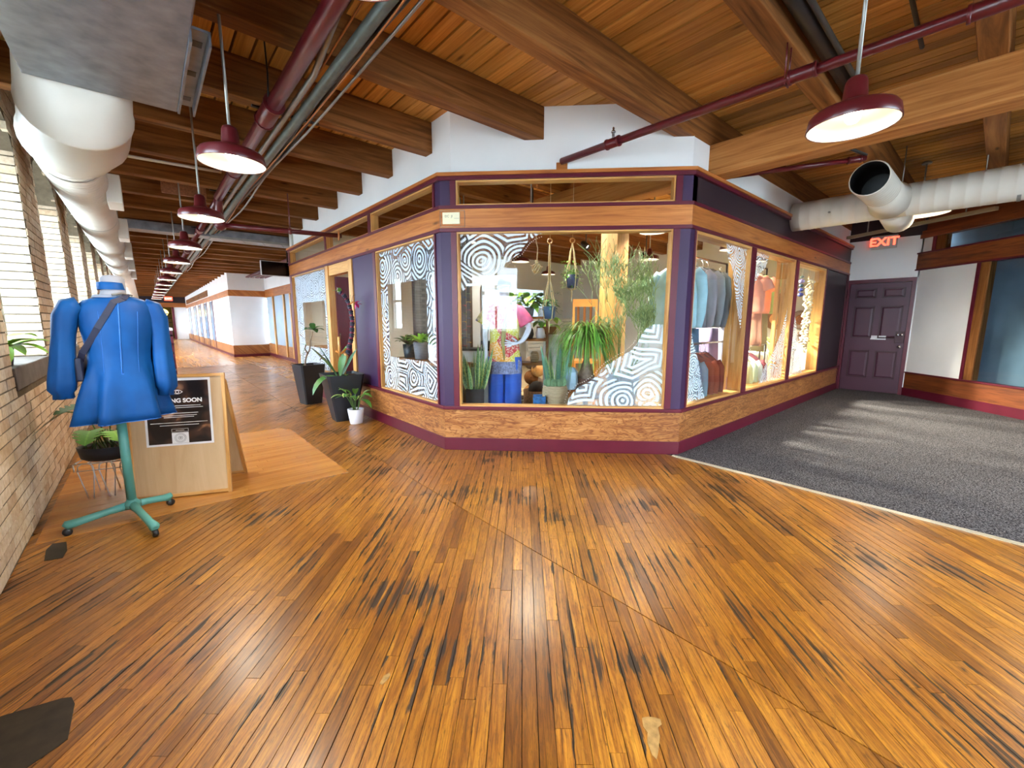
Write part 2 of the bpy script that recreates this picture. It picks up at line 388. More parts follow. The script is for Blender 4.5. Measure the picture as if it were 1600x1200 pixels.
# metal patches, filler and a chip in the boards
scrap = paint('old_sheet_metal', rgb(52, 44, 34), .5, .5, var=.35, scale=14)
def plate(name, pxs, label, mat=scrap, h=.003):
    pts = [unproj(x, y, (0, 0, 0), (0, 0, 1)) for x, y in pxs]
    o = MB().prism([(p.x, p.y) for p in pts], -.002, h).build(name, mat); return tag(o, label, 'metal patch' if mat is scrap else 'filler patch')
plate('metal_patch', [(-30, 1210), (-30, 1135), (2, 1120), (96, 1092), (112, 1090), (117, 1100), (106, 1155), (92, 1166), (20, 1215)], 'large dark sheet-metal patch nailed over the boards in the near left corner')
plate('metal_patch', [(69, 877), (72, 860), (82, 850), (104, 847), (105, 860), (98, 872)], 'small dark leaf-shaped metal patch on the floor by the brick wall')
filler = paint('pale_wood_filler', rgb(150, 116, 66), .5, var=.3, scale=40)
plate('filler_patch', [(1003, 1122), (1012, 1120), (1022, 1121), (1032, 1124), (1034, 1132), (1028, 1137), (1031, 1150), (1029, 1172), (1026, 1187), (1019, 1180), (1011, 1160), (1012, 1145), (1005, 1136)], 'pale chipped filler patch among the boards at the bottom right of centre', filler, .0012)
plate('filler_patch', [(593, 1068), (600, 1056), (609, 1051), (610, 1056), (604, 1064), (597, 1070)], 'tiny pale chip of filler between boards left of centre', filler, .0012)
# carpet of the side hall and its edge strip
def make_carpet():
    t = NT('charcoal_loop_carpet'); v = t.coord('Object')
    n = t.noise(t.coord('Object', (1, 1, 1), (0, 0, R(40))), 150, 2, .6); vo = t.n.new('ShaderNodeTexVoronoi'); vo.inputs['Scale'].default_value = 95; t.ln(v, vo.inputs['Vector'])
    c = t.ramp(t.math('ADD', t.math('MULTIPLY', n, .6), t.math('MULTIPLY', vo.outputs['Distance'], .6)), [(.3, rgb(136, 132, 132)), (.60, rgb(70, 67, 70)), (.8, rgb(32, 30, 33))])
    t.col(c); t.b.inputs['Roughness'].default_value = .95; t.b.inputs['Specular IOR Level'].default_value = .1; t.bump(vo.outputs['Distance'], .8, .006); return t.m
carpet = MB().prism([(4.06, -3.3), (6.6, -3.3), (10.9, 1.0), (10.9, 2.2), (4.06, 2.2)], -.12, .004).build('carpet', make_carpet())
tag(carpet, 'charcoal grey loop carpet of the side hall', kind='structure')
MB().prism([(4.028, -3.3), (4.066, -3.3), (4.064, 2.09), (4.026, 2.09)], -.01, .007).build('trim_1', paint('aluminium_strip', rgb(206, 196, 170), .35, .5), None, 'structure')

# ================================================================== CEILING
ZD, ZJ = 3.46, 3.155                       # underside of the deck / of the joists
ceil = empty('ceiling', kind='structure'); tag(ceil, 'plank ceiling on heavy timber joists')
MB().box(-1.4, 11.2, -3.4, 47.5, ZD + .05, ZD + .2).build('roof_slab', blackpaint, ceil)
x = -.75; rd = random.Random(5)
while x < 11:
    wd = .132
    tn = min(1, max(0, rd.gauss(.55, .28)))
    MB().box(x + .0085, x + wd - .0085, -3.3, 12, ZD + rd.uniform(0, .004), ZD + .05, tn).build('deck_plank', deck_wood, ceil); x += wd
MB().box(-.75, 11, 12.01, 47, ZD, ZD + .05).build('far_deck', deck_wood, ceil)
jy = [2.12, 3.14, 4.15, 5.09, 6.05, 7.05, 1.07, .16, -.82, -1.8, -2.78]
y = 7.05 + .985
while y < 46: jy.append(y); y += .985
for y in jy:
    x1 = 10.9 if y < 10 else (3.9 if y < 19 else 2.6)
    MB().box(-.8, x1, y, y + .14, ZJ + rd.uniform(-.006, .006), ZD, rd.random()).build('joist', joist_wood, ceil, bevel=.006)
MB().box(4.50, 4.74, -3.25, 9.6, 2.852, 3.16, .7).build('girder', girder_wood, ceil, bevel=.012)

# ================================================================== BRICK WALL (windows towards the street)
XW, XO = -.70, -1.24
def make_brick(name, cols, rough=.85):
    t = NT(name); tn = t.tone(); v = t.coord('Object'); n = t.noise(v, 26, 5, .65)
    c = t.ramp(tn, [(0, cols[0]), (.35, cols[1]), (.7, cols[2]), (1, cols[3])])
    c = t.mix(t.ramp(n, [(.35, (.55, .55, .55)), (.6, (0, 0, 0))]), c, t.mix(1.0, c, (.66, .56, .46, 1), 'MULTIPLY'))
    big = t.noise(v, 2.1, 4, .6); c = t.mix(t.ramp(big, [(.5, (0, 0, 0)), (.68, (.6, .6, .6))]), c, t.mix(1.0, c, (.74, .62, .44, 1), 'MULTIPLY'))
    t.col(c); t.b.inputs['Roughness'].default_value = rough; t.b.inputs['Specular IOR Level'].default_value = .2; t.bump(n, .5, .006); return t.m
brick_mat = make_brick('cream_brick', (rgb(190, 164, 136), rgb(210, 190, 164), rgb(220, 204, 180), rgb(198, 178, 156)))
mortar = paint('lime_mortar', rgb(104, 92, 76), .95, var=.2, scale=18, bump=.5, spec=.1)
wl = empty('wall_left', kind='structure'); tag(wl, 'cream brick outer wall with deep window recesses')
WIN = [(-.42, 1.03), (1.93, 3.38), (4.28, 5.63), (6.45, 7.93), (8.85, 10.35), (11.15, 12.6), (13.5, 14.95), (15.85, 17.3), (18.2, 19.65), (20.55, 22.0), (22.9, 24.35), (25.2, 26.7), (27.6, 29.1), (30, 31.5), (32.4, 33.9), (34.8, 36.3), (37.2, 38.7), (39.6, 41.1)]
ZS, ZSP, ZTOP = .93, 2.80, 3.12
def archz(y, a, b):
    u = (y - (a + b) / 2) / ((b - a) / 2); return ZSP + (ZTOP - ZSP) * math.sqrt(max(0, 1 - u * u))
core = MB(); prev = -3.4
for a, b in WIN + [(47.2, 47.2)]:
    core.box(XO, XW, prev, a, -.12, ZD, .5)
    if b > a:
        core.box(XO, XW, a, b, -.12, ZS, .5); n = 10
        for i in range(n):
            y0, y1 = a + (b - a) * i / n, a + (b - a) * (i + 1) / n
            core.hexa([(XO, y0, archz(y0, a, b)), (XW, y0, archz(y0, a, b)), (XW, y1, archz(y1, a, b)), (XO, y1, archz(y1, a, b)), (XO, y0, ZD), (XW, y0, ZD), (XW, y1, ZD), (XO, y1, ZD)], tone=.5)
    prev = b
core.build('mortar_core', mortar, wl)
bricks = []; rb = random.Random(11); BL, BH, JT = .205, .062, .011
row = 0; z = .015
while z < ZD - .05:
    y = -.6 - (BL / 2 if row % 2 else 0)
    while y < 24:
        L = BL if rb.random() > .12 else BL / 2
        yc, zc = y + L / 2, z + BH / 2; y0, y1 = y, y + L; ok = True
        for a, b in WIN:
            if y1 > a and y0 < b and zc > ZS - .02 and zc < archz(min(max(yc, a + .01), b - .01), a, b) + .02:
                if y0 < a and a - y0 > .05: y1 = a
                elif y1 > b and y1 - b > .05: y0 = b
                else: ok = False
        if ok and y1 - y0 > .03:
            pr = rb.uniform(.001, .007); c = (XW, y0, z, y1, z + BH, pr)
            bricks.append(('f', XW - .03, XW + pr, y0, y1, z, z + BH, rb.random()))
        y += L + JT
    row += 1; z += BH + JT
for a, b in WIN[2:8]:                      # far jambs of the recesses, the ones that face the camera
    z = ZS + .02; row = 0
    while z < ZSP + .02:
        x = XW - .002 - (.1 if row % 2 else 0)
        bricks.append(('j', max(XO + .16, x - BL + .1 if row % 2 else x - BL), XW - .002, b - rb.uniform(.003, .008), b + .02, z, z + BH, rb.random()))
        x2 = (x if row % 2 == 0 else XW - .1) - BL - JT + (0 if row % 2 == 0 else .0)
        bricks.append(('j', XO + .16, max(XO + .18, x2), b - rb.uniform(.003, .008), b + .02, z, z + BH, rb.random()))
        z += BH + JT; row += 1
def brkey(b):
    d = seen((b[1] + b[2]) / 2 if b[0] == 'j' else XW, (b[3] + b[4]) / 2, (b[5] + b[6]) / 2, 20)
    return (b[2] - b[1] if b[0] == 'j' else .5 * (b[4] - b[3])) / -d ** 2 if d else 0
bricks.sort(key=brkey)
for b in bricks[:300]: MB().box(*b[1:7], b[7]).build('brick', brick_mat, wl)
mb = MB()
for b in bricks[300:]: mb.box(*b[1:7], b[7])
mb.build('brick_field', brick_mat, wl, 'stuff')
sill_mat = paint('grey_stone_sill', rgb(98, 92, 86), .8, var=.2, scale=12, bump=.4)
winframe = paint('cream_window_paint', rgb(222, 218, 206), .5, var=.04)
for i, (a, b) in enumerate(WIN[:8]):
    wn = empty('window_%d' % (i + 1), kind='structure')
    MB().box(XO + .1, XW + .014, a - .01, b + .01, ZS, ZS + .155).build('sill', sill_mat, wn, bevel=.008)
    f = MB(); xa, xb = XO + .06, XO + .12
    f.box(xa, xb, a, a + .07, ZS + .155, ZSP + .05); f.box(xa, xb, b - .07, b, ZS + .155, ZSP + .05); f.box(xa, xb, a, b, ZS + .155, ZS + .23); f.box(xa, xb, a, b, 1.96, 2.03); f.box(xa, xb, a, b, ZSP - .05, ZSP + .3)
    f.build('sash_frame', winframe, wn)
    for (z0, z1) in ((ZS + .23, 1.96), (2.03, ZSP - .05)):
        m = (a + b) / 2
        MB().box(xa + .01, xb - .01, m - .015, m + .015, z0, z1).build('muntin', winframe, wn)
        for (q0, q1) in ((a + .07, m - .015), (m + .015, b - .07)): MB().box(xa + .025, xa + .03, q0, q1, z0, z1).build('pane', glass, wn)
MB().box(-60, 40, -60, 90, -.4, -.3).build('street_ground', paint('pale_pavement', rgb(190, 188, 184), .9, var=.15, scale=1), None, 'structure')
# ---------------------------------------------------------------- other walls that close the hall
wbk = empty('wall_back', kind='structure'); tag(wbk, 'white wall behind the view with one window added for daylight')
for a, b, c, e in ((-1.2, 2.1, -.12, ZD), (5.1, 6.7, -.12, ZD), (2.1, 5.1, -.12, .9), (2.1, 5.1, 2.95, ZD)): MB().box(a, b, -3.45, -3.3, c, e).build('plaster', whitewall, wbk)
wnb = empty('window_9', kind='structure')  # unseen window added behind the camera to put more daylight on the walls
for a, b, c, e in ((2.1, 2.17, .9, 2.95), (5.03, 5.1, .9, 2.95), (2.17, 5.03, .9, .97), (2.17, 5.03, 2.88, 2.95), (2.17, 5.03, 1.9, 1.96), (3.57, 3.63, .97, 2.88)): MB().box(a, b, -3.42, -3.36, c, e).build('sash_frame', winframe, wnb)
for a, b in ((2.17, 3.57), (3.63, 5.03)):
    for c, e in ((.97, 1.9), (1.96, 2.88)): MB().box(a, b, -3.40, -3.395, c, e).build('pane', glass, wnb)
# ================================================================== SHOPFRONT
class Fr:
    def __init__(s, o, u, n, L): s.o = Vector((*o, 0)); s.u = Vector((*u, 0)).normalized(); s.n = Vector((*n, 0)).normalized(); s.L = L
    def p(s, a, d, z): return s.o + s.u * a + s.n * d + Vector((0, 0, z))
FL = Fr((2.37, 3.84), (0, 1), (-1, 0), 5.91)          # along the corridor
FC = Fr((2.37, 3.84), (1, -1), (-1, -1), 2.482)       # the cut corner
FR = Fr((4.125, 2.085), (1, 0), (0, -1), 6.60)        # along the side hall
def bf(mb, F, s0, s1, d0, d1, z0, z1, m0=False, m1=False, tone=None):
    k = .4142; a = lambda d: s0 - k * d if m0 else s0; b = lambda d: s1 + k * d if m1 else s1
    ring = lambda z: [F.p(a(d0), d0, z), F.p(b(d0), d0, z), F.p(b(d1), d1, z), F.p(a(d1), d1, z)]
    r0, r1 = ring(z0), ring(z1)
    # keep outward-facing winding
    mb.hexa(r0[::-1] + r1[::-1], tone=tone) if (r0[1] - r0[0]).cross(r0[2] - r0[1]).z < 0 else mb.hexa(r0 + r1, tone=tone)
    return mb
def part(F, s0, s1, d0, d1, z0, z1, name, mat, parent, m0=False, m1=False, bevel=0, tone=None):
    return bf(MB(), F, s0, s1, d0, d1, z0, z1, m0, m1, tone).build(name, mat, parent, bevel=bevel)
ws = empty('wall_shop', kind='structure'); tag(ws, 'maroon, purple and plywood shopfront with a cut corner')
for F, m0, m1 in ((FL, True, False), (FC, True, True), (FR, True, False)):
    L = F.L; A = dict(m0=m0, m1=m1)
    segs = [(0, 2.42), (3.64, L)] if F is FL else [(0, L)]
    for s0, s1 in segs:
        B = dict(m0=m0 and s0 == 0, m1=m1)
        part(F, s0, s1, -.10, .018, 0, .137, 'baseboard', maroon, ws, **B, bevel=.003)
        if s1 - s0 > 3:
            n = 2 if F is FL else 3
            for i in range(n): part(F, s0 + (s1 - s0) * i / n + (.002 if i else 0), s0 + (s1 - s0) * (i + 1) / n, -.10, .006, .137, .452, 'plywood_panel', ply_wood, ws, m0=B['m0'] and i == 0)
        else: part(F, s0, s1, -.10, .006, .137, .452, 'plywood_panel', ply_wood, ws, **B)
        part(F, s0, s1, -.12, .03, .452, .488, 'sill_rail', maroon, ws, **B, bevel=.004)
    part(F, 0, L, -.10, .022, 2.29, 2.327, 'head_rail', maroon, ws, **A, bevel=.003)
    part(F, 0, L, -.10, .012, 2.327, 2.512, 'fir_band', band_wood, ws, **A)
    part(F, 0, L, -.10, .024, 2.512, 2.545, 'transom_rail', maroon, ws, **A, bevel=.003)
    part(F, 0, L, -.10, .030, 2.783, 2.820, 'cap_rail', maroon, ws, **A, bevel=.003)
    part(F, 0, L, -.14, .042, 2.820, 2.852, 'cap_board', band_wood, ws, **A)
# corner posts (purple) and their maroon stops
for F, s0, s1, m0, m1 in ((FL, 0, .10, True, False), (FC, 0, .105, True, False), (FC, FC.L - .10, FC.L, False, True), (FR, 0, .09, True, False)):
    for z0, z1 in ((.488, 2.29), (2.545, 2.783)): part(F, s0, s1, -.08, 0, z0, z1, 'corner_post', purple if F is not FR else purple, ws, m0, m1)
def stop(F, s0, s1, z0, z1, d=.014, mat=maroon, nm='stop'): return part(F, s0, s1, -.10, d, z0, z1, nm, mat, ws, bevel=.002)
stop(FC, .105, .163, .488, 2.29); stop(FC, FC.L - .165, FC.L - .10, .488, 2.29); stop(FL, .10, .125, .488, 2.29); stop(FR, .09, .115, .488, 2.29)
stop(FC, .105, .163, 2.545, 2.783); stop(FC, FC.L - .165, FC.L - .10, 2.545, 2.783); stop(FL, .10, .13, 2.545, 2.783)
# ---- left face: window, purple panel, door, window
stop(FL, 1.62, 1.70, .488, 2.29)
part(FL, 1.70, 2.44, -.06, .0, .0, 2.29, 'purple_panel', purple, ws)
part(FL, 2.44, 2.58, -.12, .02, 0, 2.29, 'door_post', light_wood, ws); part(FL, 3.50, 3.64, -.12, .02, 0, 2.29, 'door_post', light_wood, ws); part(FL, 2.58, 3.50, -.10, .0, 2.13, 2.29, 'door_header', light_wood, ws)
stop(FL, 5.78, 5.91, .488, 2.29); stop(FL, 3.64, 3.68, .488, 2.29)
for s0, s1 in ((1.72, 1.80), (3.52, 3.60), (5.80, 5.91)): stop(FL, s0, s1, 2.545, 2.783)
# ---- right face
for s0, s1 in ((1.56, 1.70), (3.28, 3.42), (4.97, 5.02)): stop(FR, s0, s1, .488, 2.29)
part(FR, 5.02, 6.60, -.06, .0, .488, 2.29, 'dark_panel', blackpaint, ws)
part(FR, .0, 6.60, -.06, .0, 2.545, 2.783, 'dark_frieze_panel', blackpaint, ws, m0=True)
part(FR, 6.50, 6.60, -.06, .016, .0, 2.29, 'end_post', maroon, ws)

# ---- painted line patterns on the glass (white paint pen), with pale reflections painted in
def pattern_mat(name, scale, rings, reflection_alpha, seed=0., base=(.72, .78, .82)):
    m = bpy.data.materials.new(name); m.use_nodes = True; t = NT.__new__(NT); t.m = m; t.t = m.node_tree; t.n = t.t.nodes; t.b = t.n['Principled BSDF']; MATS[name] = m
    v = t.coord('UV', (1, 1, 1)); mp = v.node; mp.inputs['Location'].default_value = (seed, seed * .7, 0)
    dn = t.n.new('ShaderNodeTexNoise'); dn.inputs['Scale'].default_value = 2.2; dn.inputs['Detail'].default_value = 1; t.ln(v, dn.inputs['Vector'])
    vm = t.n.new('ShaderNodeVectorMath'); vm.operation = 'SCALE'; vm.inputs['Scale'].default_value = .16; t.ln(dn.outputs['Color'], vm.inputs[0])
    va = t.n.new('ShaderNodeVectorMath'); va.operation = 'ADD'; t.ln(v, va.inputs[0]); t.ln(vm.outputs[0], va.inputs[1])
    def vor(feat):
        q = t.n.new('ShaderNodeTexVoronoi'); q.voronoi_dimensions = '2D'; q.feature = feat; q.inputs['Scale'].default_value = scale; q.inputs['Randomness'].default_value = .85; t.ln(va.outputs[0], q.inputs['Vector']); return q
    f1, ed = vor('F1'), vor('DISTANCE_TO_EDGE')
    sep = t.n.new('ShaderNodeSeparateColor'); t.ln(f1.outputs['Color'], sep.inputs[0])
    pick = t.math('GREATER_THAN', sep.outputs[0], .45)
    dmix = t.math('ADD', t.math('MULTIPLY', f1.outputs['Distance'], pick), t.math('MULTIPLY', ed.outputs['Distance'], t.math('SUBTRACT', 1.0, pick)))
    ph = t.math('FRACT', t.math('ADD', t.math('MULTIPLY', dmix, rings), sep.outputs[1]))
    line = t.ramp(ph, [(.0, (0, 0, 0)), (.06, (1, 1, 1)), (.50, (1, 1, 1)), (.58, (0, 0, 0))])
    edge = t.ramp(ed.outputs['Distance'], [(.015, (0, 0, 0)), (.03, (1, 1, 1))])
    a = t.math('MULTIPLY', line, edge)
    a = t.math('MAXIMUM', t.math('MULTIPLY', a, .93), reflection_alpha)  # least alpha leaves a pale film that paints reflections into the clear gaps
    t.b.inputs['Base Color'].default_value = (*base, 1); t.b.inputs['Roughness'].default_value = .6; t.ln(a, t.b.inputs['Alpha'])
    return t.m
art_sharp = pattern_mat('white_line_art', 3.0, 7.0, .05)
art_reflect = pattern_mat('pale_line_art', 2.9, 6.5, .14, 3.1, (.60, .74, .82))
def art(F, poly, d, mat, parent, name='painted_pattern'):
    mb = MB(); o = len(mb.v); n = len(poly)
    mb.v += [tuple(F.p(s, d, z)) for s, z in poly] + [tuple(F.p(s, d - .0006, z)) for s, z in poly]
    mb.face(range(n), list(poly)); mb.face([n + i for i in reversed(range(n))], list(poly)[::-1])
    return mb.build(name, mat, parent)
WN = [10]
def glazed(F, s0, s1, z0, z1, lining=light_wood, lw=.016, dep=.10, label=None, g=glass):
    WN[0] += 1; wn = empty('window_%d' % WN[0], kind='structure')
    if label: wn['label'] = label
    for a, b, c, e in ((s0, s0 + lw, z0, z1), (s1 - lw, s1, z0, z1), (s0 + lw, s1 - lw, z0, z0 + lw * .9), (s0 + lw, s1 - lw, z1 - lw, z1)):
        bf(MB(), F, a, b, -dep, .004, c, e).build('glazing_bead', lining, wn)
    bf(MB(), F, s0 + lw, s1 - lw, -.05, -.044, z0 + lw * .9, z1 - lw).build('pane', g, wn)
    return wn
# cut-corner display window: two painted areas
w1 = glazed(FC, .163, FC.L - .165, .488, 2.29, label='large display window in the cut corner with white line drawings on its glass')
def cp(px, py, d=0.): v = unproj(px, py, FC.p(0, d, 0), FC.n); return ((v - FC.o).dot(FC.u), v.z)
art(FC, [cp(*q, -.043) for q in ((719, 364), (850, 364), (838, 368), (826, 376), (818, 386), (812, 396), (800, 404), (790, 410), (785, 418), (776, 426), (764, 436), (750, 444), (737, 448), (728, 450), (721, 458))], -.043, art_sharp, w1)
art(FC, [cp(*q, -.043) for q in ((886, 634), (889, 622), (897, 612), (905, 604), (915, 600), (925, 594), (934, 585), (940, 577), (948, 570), (957, 565), (968, 558), (977, 553), (985, 549), (990, 543), (996, 536), (1001, 526), (1010, 513), (1022, 507), (1036, 507), (1034, 634))], -.043, art_reflect, w1)
dots = MB()
for c in ([(846, 370), (836, 374), (828, 380), (822, 388), (816, 397), (806, 404), (797, 411), (788, 420), (780, 428), (772, 434)], [(882, 628), (886, 616), (893, 608), (903, 600), (913, 596), (922, 590), (931, 582), (938, 574), (946, 566), (955, 561), (966, 554), (976, 549), (983, 543), (990, 536), (996, 525), (1004, 514)]):
    for i in range(len(c) - 1):
        for k in range(3):
            t = k / 3; s, z = cp(c[i][0] * (1 - t) + c[i + 1][0] * t, c[i][1] * (1 - t) + c[i + 1][1] * t, -.043)
            q = FC.p(s, -.0425, z); dots.lathe([(.0001, -.0006), (.0045, -.0006), (.0045, .0006), (.0001, .0006)], q, 6, FC.n)
dots.build('dotted_edge', lampwhite, w1, 'stuff')
w2 = glazed(FC, .163, FC.L - .165, 2.545, 2.783, label='long narrow transom window over the cut-corner display')
# right face windows
w3 = glazed(FR, .115, 1.56, .488, 2.29, dep=.16, lw=.03, label='side-hall display window nearest the cut corner, clothes racks behind')
w4 = glazed(FR, 1.70, 3.28, .488, 2.29, dep=.16, lw=.03, label='middle side-hall display window')
w5 = glazed(FR, 3.42, 4.97, .488, 2.29, dep=.16, lw=.03, label='side-hall display window nearest the dark panel, shell garlands behind')
def rp(px, py, d=0.): v = unproj(px, py, FR.p(0, d, 0), FR.n); return ((v - FR.o).dot(FR.u), v.z)
art_right = pattern_mat('pale_line_art_right', 4.0, 8.0, .16, 7.7, (.60, .72, .80))
art(FR, [(.145, .52), (.145, 1.36), (.22, 1.33), (.30, 1.15), (.40, 1.02), (.46, .92), (.52, .78), (.60, .62), (.66, .52)], -.043, art_right, w3)
art_faint = pattern_mat('faint_line_art', 3.4, 8.0, .04, 1.7)
art(FR, [(1.53, 2.26), (.95, 2.26), (1.0, 2.12), (1.15, 2.0), (1.3, 1.7), (1.40, 1.5), (1.53, 1.3)], -.043, art_faint, w3)
art(FR, [(1.73, 2.26), (2.3, 2.26), (2.2, 2.1), (2.0, 2.0), (1.85, 1.85), (1.73, 1.7)], -.043, art_faint, w4)
art(FR, [(3.25, .52), (2.3, .52), (2.5, .75), (2.8, .95), (3.05, 1.2), (3.25, 1.6)], -.043, art_faint, w4)
art(FR, [(3.45, .52), (4.3, .52), (4.1, .8), (3.9, 1.1), (3.7, 1.4), (3.45, 1.6)], -.043, art_faint, w5)
# left face windows: painted border round a clear middle
w6 = glazed(FL, .125, 1.62, .488, 2.29, label='corridor display window nearest the cut corner, covered in line drawings round a clear middle')
def border(F, s0, s1, z0, z1, c0, c1, e0, e1, mat, w):
    art(F, [(s0, z0), (s1, z0), (s1, e0), (s0, e0)], -.043, mat, w); art(F, [(s0, e1), (s1, e1), (s1, z1), (s0, z1)], -.043, mat, w)
    art(F, [(s0, e0), (c0, e0), (c0, e1), (s0, e1)], -.043, mat, w); art(F, [(c1, e0), (s1, e0), (s1, e1), (c1, e1)], -.043, mat, w)
art_left = pattern_mat('dense_line_art', 3.0, 6.5, .06, 5.3, (.56, .64, .72))
border(FL, .145, 1.60, .505, 2.272, .40, 1.40, .93, 1.86, art_left, w6)
w7 = glazed(FL, 3.68, 5.78, .488, 2.29, label='far corridor display window beside the shop door')
art_left2 = pattern_mat('faded_line_art', 3.4, 7.0, .14, 9.3, (.52, .60, .70))
border(FL, 3.70, 5.76, .505, 2.272, 3.95, 5.3, .9, 1.75, art_left2, w7)
for s0, s1 in ((.13, 1.72), (1.80, 3.52), (3.60, 5.80)): glazed(FL, s0, s1, 2.545, 2.783)
# white bulkhead between the cap board and the deck, notched round the joists
for nm, poly in (('bulkhead', [(2.48, 3.80), (2.54, 3.83), (2.54, 9.75), (2.48, 9.75)]), ('bulkhead', [(2.48, 3.80), (4.16, 2.12), (4.20, 2.18), (2.54, 3.83)]), ('bulkhead', [(4.16, 2.125), (10.75, 2.125), (10.75, 2.185), (4.20, 2.18)])):
    MB().prism(poly, 2.845, ZD).build(nm, whitewall, ws)
# the open shop door, folded into the shop, and the dark red room edge behind it
dr = empty('door_1', kind='structure'); tag(dr, 'maroon shop door standing open inwards')
bf(MB(), FL, 3.44, 3.485, -.98, -.08, .01, 2.12).build('door_leaf', maroon, dr)
for z in (.35, 1.1, 1.85): bf(MB(), FL, 3.40, 3.442, -.10, -.085, z, z + .09).build('hinge', chrome, dr)
# plaque on the fir band
pl = empty('wall_plaque', FC.p(.116, .014, 2.42)); tag(pl, 'small cream plaque with faint dark lettering on the fir band at the corner post', 'plaque')
pl.rotation_euler = (0, 0, R(-45))
MB().box(-.088, .088, -.016, .0, -.056, .056, .5).build('plate', paint('cream_plastic', rgb(236, 226, 190), .5, var=.03), pl, bevel=.003)
text('lettering', 'EIC  JI', .032, (-.025, -.0165, .018), (1, 0, 0), (0, 0, 1), paint('faint_ink', rgb(150, 142, 110), .7), pl)
MB().box(.03, .08, -.0168, -.016, -.004, -.001).build('rule_line', MATS['faint_ink'], pl)
# screw-fixed clear cover outline round the plaque
cv = MB()
for a, b in (((-.115, 0, -.08), (.135, 0, -.08)), ((.135, 0, -.08), (.135, 0, .075)), ((.135, 0, .075), (-.115, 0, .075)), ((-.115, 0, .075), (-.115, 0, -.08))): cv.tube([a, b], .0022, 5)
cv.build('cover_outline', conduit, pl)

# ================================================================== SIDE HALL: end wall with door, diagonal wall
we = empty('wall_end', kind='structure'); tag(we, 'white end wall of the side hall round the exit door')
XE = 10.74
MB().box(XE, XE + .12, 1.03, 2.2, 2.19, 2.93).build('plaster', whitewall, we); MB().box(XE, XE + .12, .9, 1.075, 0, 2.93).build('plaster', whitewall, we)
MB().box(XE - .02, XE + .12, .6, 2.2, 2.93, ZD).build('gap_shade', blackpaint, we)  # dark box painted in for the shaded open gap above the wall
MB().box(XE + .10, XE + .12, 1.0, 2.2, 0, 2.2).build('backing', blackpaint, we)
d2 = empty('door_2', kind='structure'); tag(d2, 'plum six-panel exit door at the end of the side hall')
plum = paint('plum_door_paint', rgb(76, 38, 56), .42, var=.06, scale=2); plumdark = paint('plum_panel_groove', rgb(60, 24, 36), .45, var=.06)
for a, b, c, e in ((1.075, 1.13, 0, 2.19), (2.035, 2.10, 0, 2.19), (1.13, 2.035, 2.12, 2.19)): MB().box(XE - .02, XE + .1, a, b, c, e).build('door_frame', maroon, d2)
MB().box(XE + .005, XE + .05, 1.135, 2.03, .012, 2.115).build('door_leaf', plum, d2)
for (ya, yb) in ((1.21, 1.53), (1.62, 1.94)):
    for (za, zb) in ((.28, .82), (1.06, 1.68), (1.83, 2.02)):
        p = MB(); t = .022
        for a, b, c, e in ((ya, ya + t, za, zb), (yb - t, yb, za, zb), (ya, yb, za, za + t), (ya, yb, zb - t, zb)): p.box(XE - .006, XE + .006, a, b, c, e)
        pn = p.build('panel_moulding', plumdark, d2)
        MB().hexa([(XE - .004, ya + .05, za + .05), (XE + .006, ya + .022, za + .022), (XE + .006, yb - .022, za + .022), (XE - .004, yb - .05, za + .05), (XE - .004, ya + .05, zb - .05), (XE + .006, ya + .022, zb - .022), (XE + .006, yb - .022, zb - .022), (XE - .004, yb - .05, zb - .05)]).build('raised_panel', plum, pn)
MB().box(XE - .004, XE + .005, 1.40, 1.63, 1.035, 1.11).build('door_sign', paint('white_plastic_sign', rgb(226, 224, 226), .4), d2)
for k in range(2): MB().box(XE - .0048, XE - .004, 1.42, 1.61 - k * .05, 1.082 - k * .026, 1.088 - k * .026).build('sign_line', paint('grey_print_%d' % k, rgb(150, 148, 150), .6), d2)
lkh = MB().box(XE - .05, XE + .005, 1.14, 1.27, .98, 1.20).build('lock_housing', plumdark, d2, bevel=.006)
MB().tube([(XE - .03, 1.27, 1.08), (XE - .03, 1.40, 1.08)], .012, 8).build('lever', plumdark, lkh)
for yy in (1.175, 1.235): MB().lathe([(.001, -.0), (.022, 0), (.022, .012), (.001, .014)], (XE - .05, yy, 1.135), 12, (-1, 0, 0)).build('chrome_button', chrome, lkh)
MB().lathe([(.03, 0), (.03, .01), (.014, .02), (.014, .04), (.03, .05), (.03, .07), (.002, .078)], (XE + .005, 1.19, .91), 14, (-1, 0, 0)).build('door_knob', chrome, d2)
# diagonal wall
FD = Fr((10.76, 1.075), (-1, -1), (-1, 1), 6.2)
wd_ = empty('wall_right', kind='structure'); tag(wd_, 'diagonal wall of the side hall with a dark window and brown fir trim')
brown_fir = wood('brown_fir', rgb(150, 84, 40), rgb(128, 66, 30), rgb(86, 42, 20), .45, 1.2, 16, True, 1.1, .12)
def pd(s0, s1, d0, d1, z0, z1, nm, mat, **k): return part(FD, s0, s1, d0, d1, z0, z1, nm, mat, wd_, **k)
pd(0, 6.2, -.1, .016, 0, .15, 'baseboard', maroon); 
for i in range(3): pd(i * 2.07, i * 2.07 + 2.066, -.1, .006, .15, .43, 'plywood_panel', brown_fir)
pd(0, 6.2, -.1, .03, .43, .452, 'cap_rail', maroon); pd(-.02, 6.2, -.1, .04, 2.31, 2.60, 'fir_band', brown_fir); pd(-.03, 6.2, -.1, .05, 2.30, 2.325, 'band_edge', maroon); pd(-.03, 6.2, -.1, .05, 2.59, 2.615, 'band_edge', maroon)
pd(0, 1.06, -.1, .0, .452, 2.31, 'plaster', whitewall); pd(0, .22, -.1, .0, 2.615, 2.86, 'plaster', whitewall)
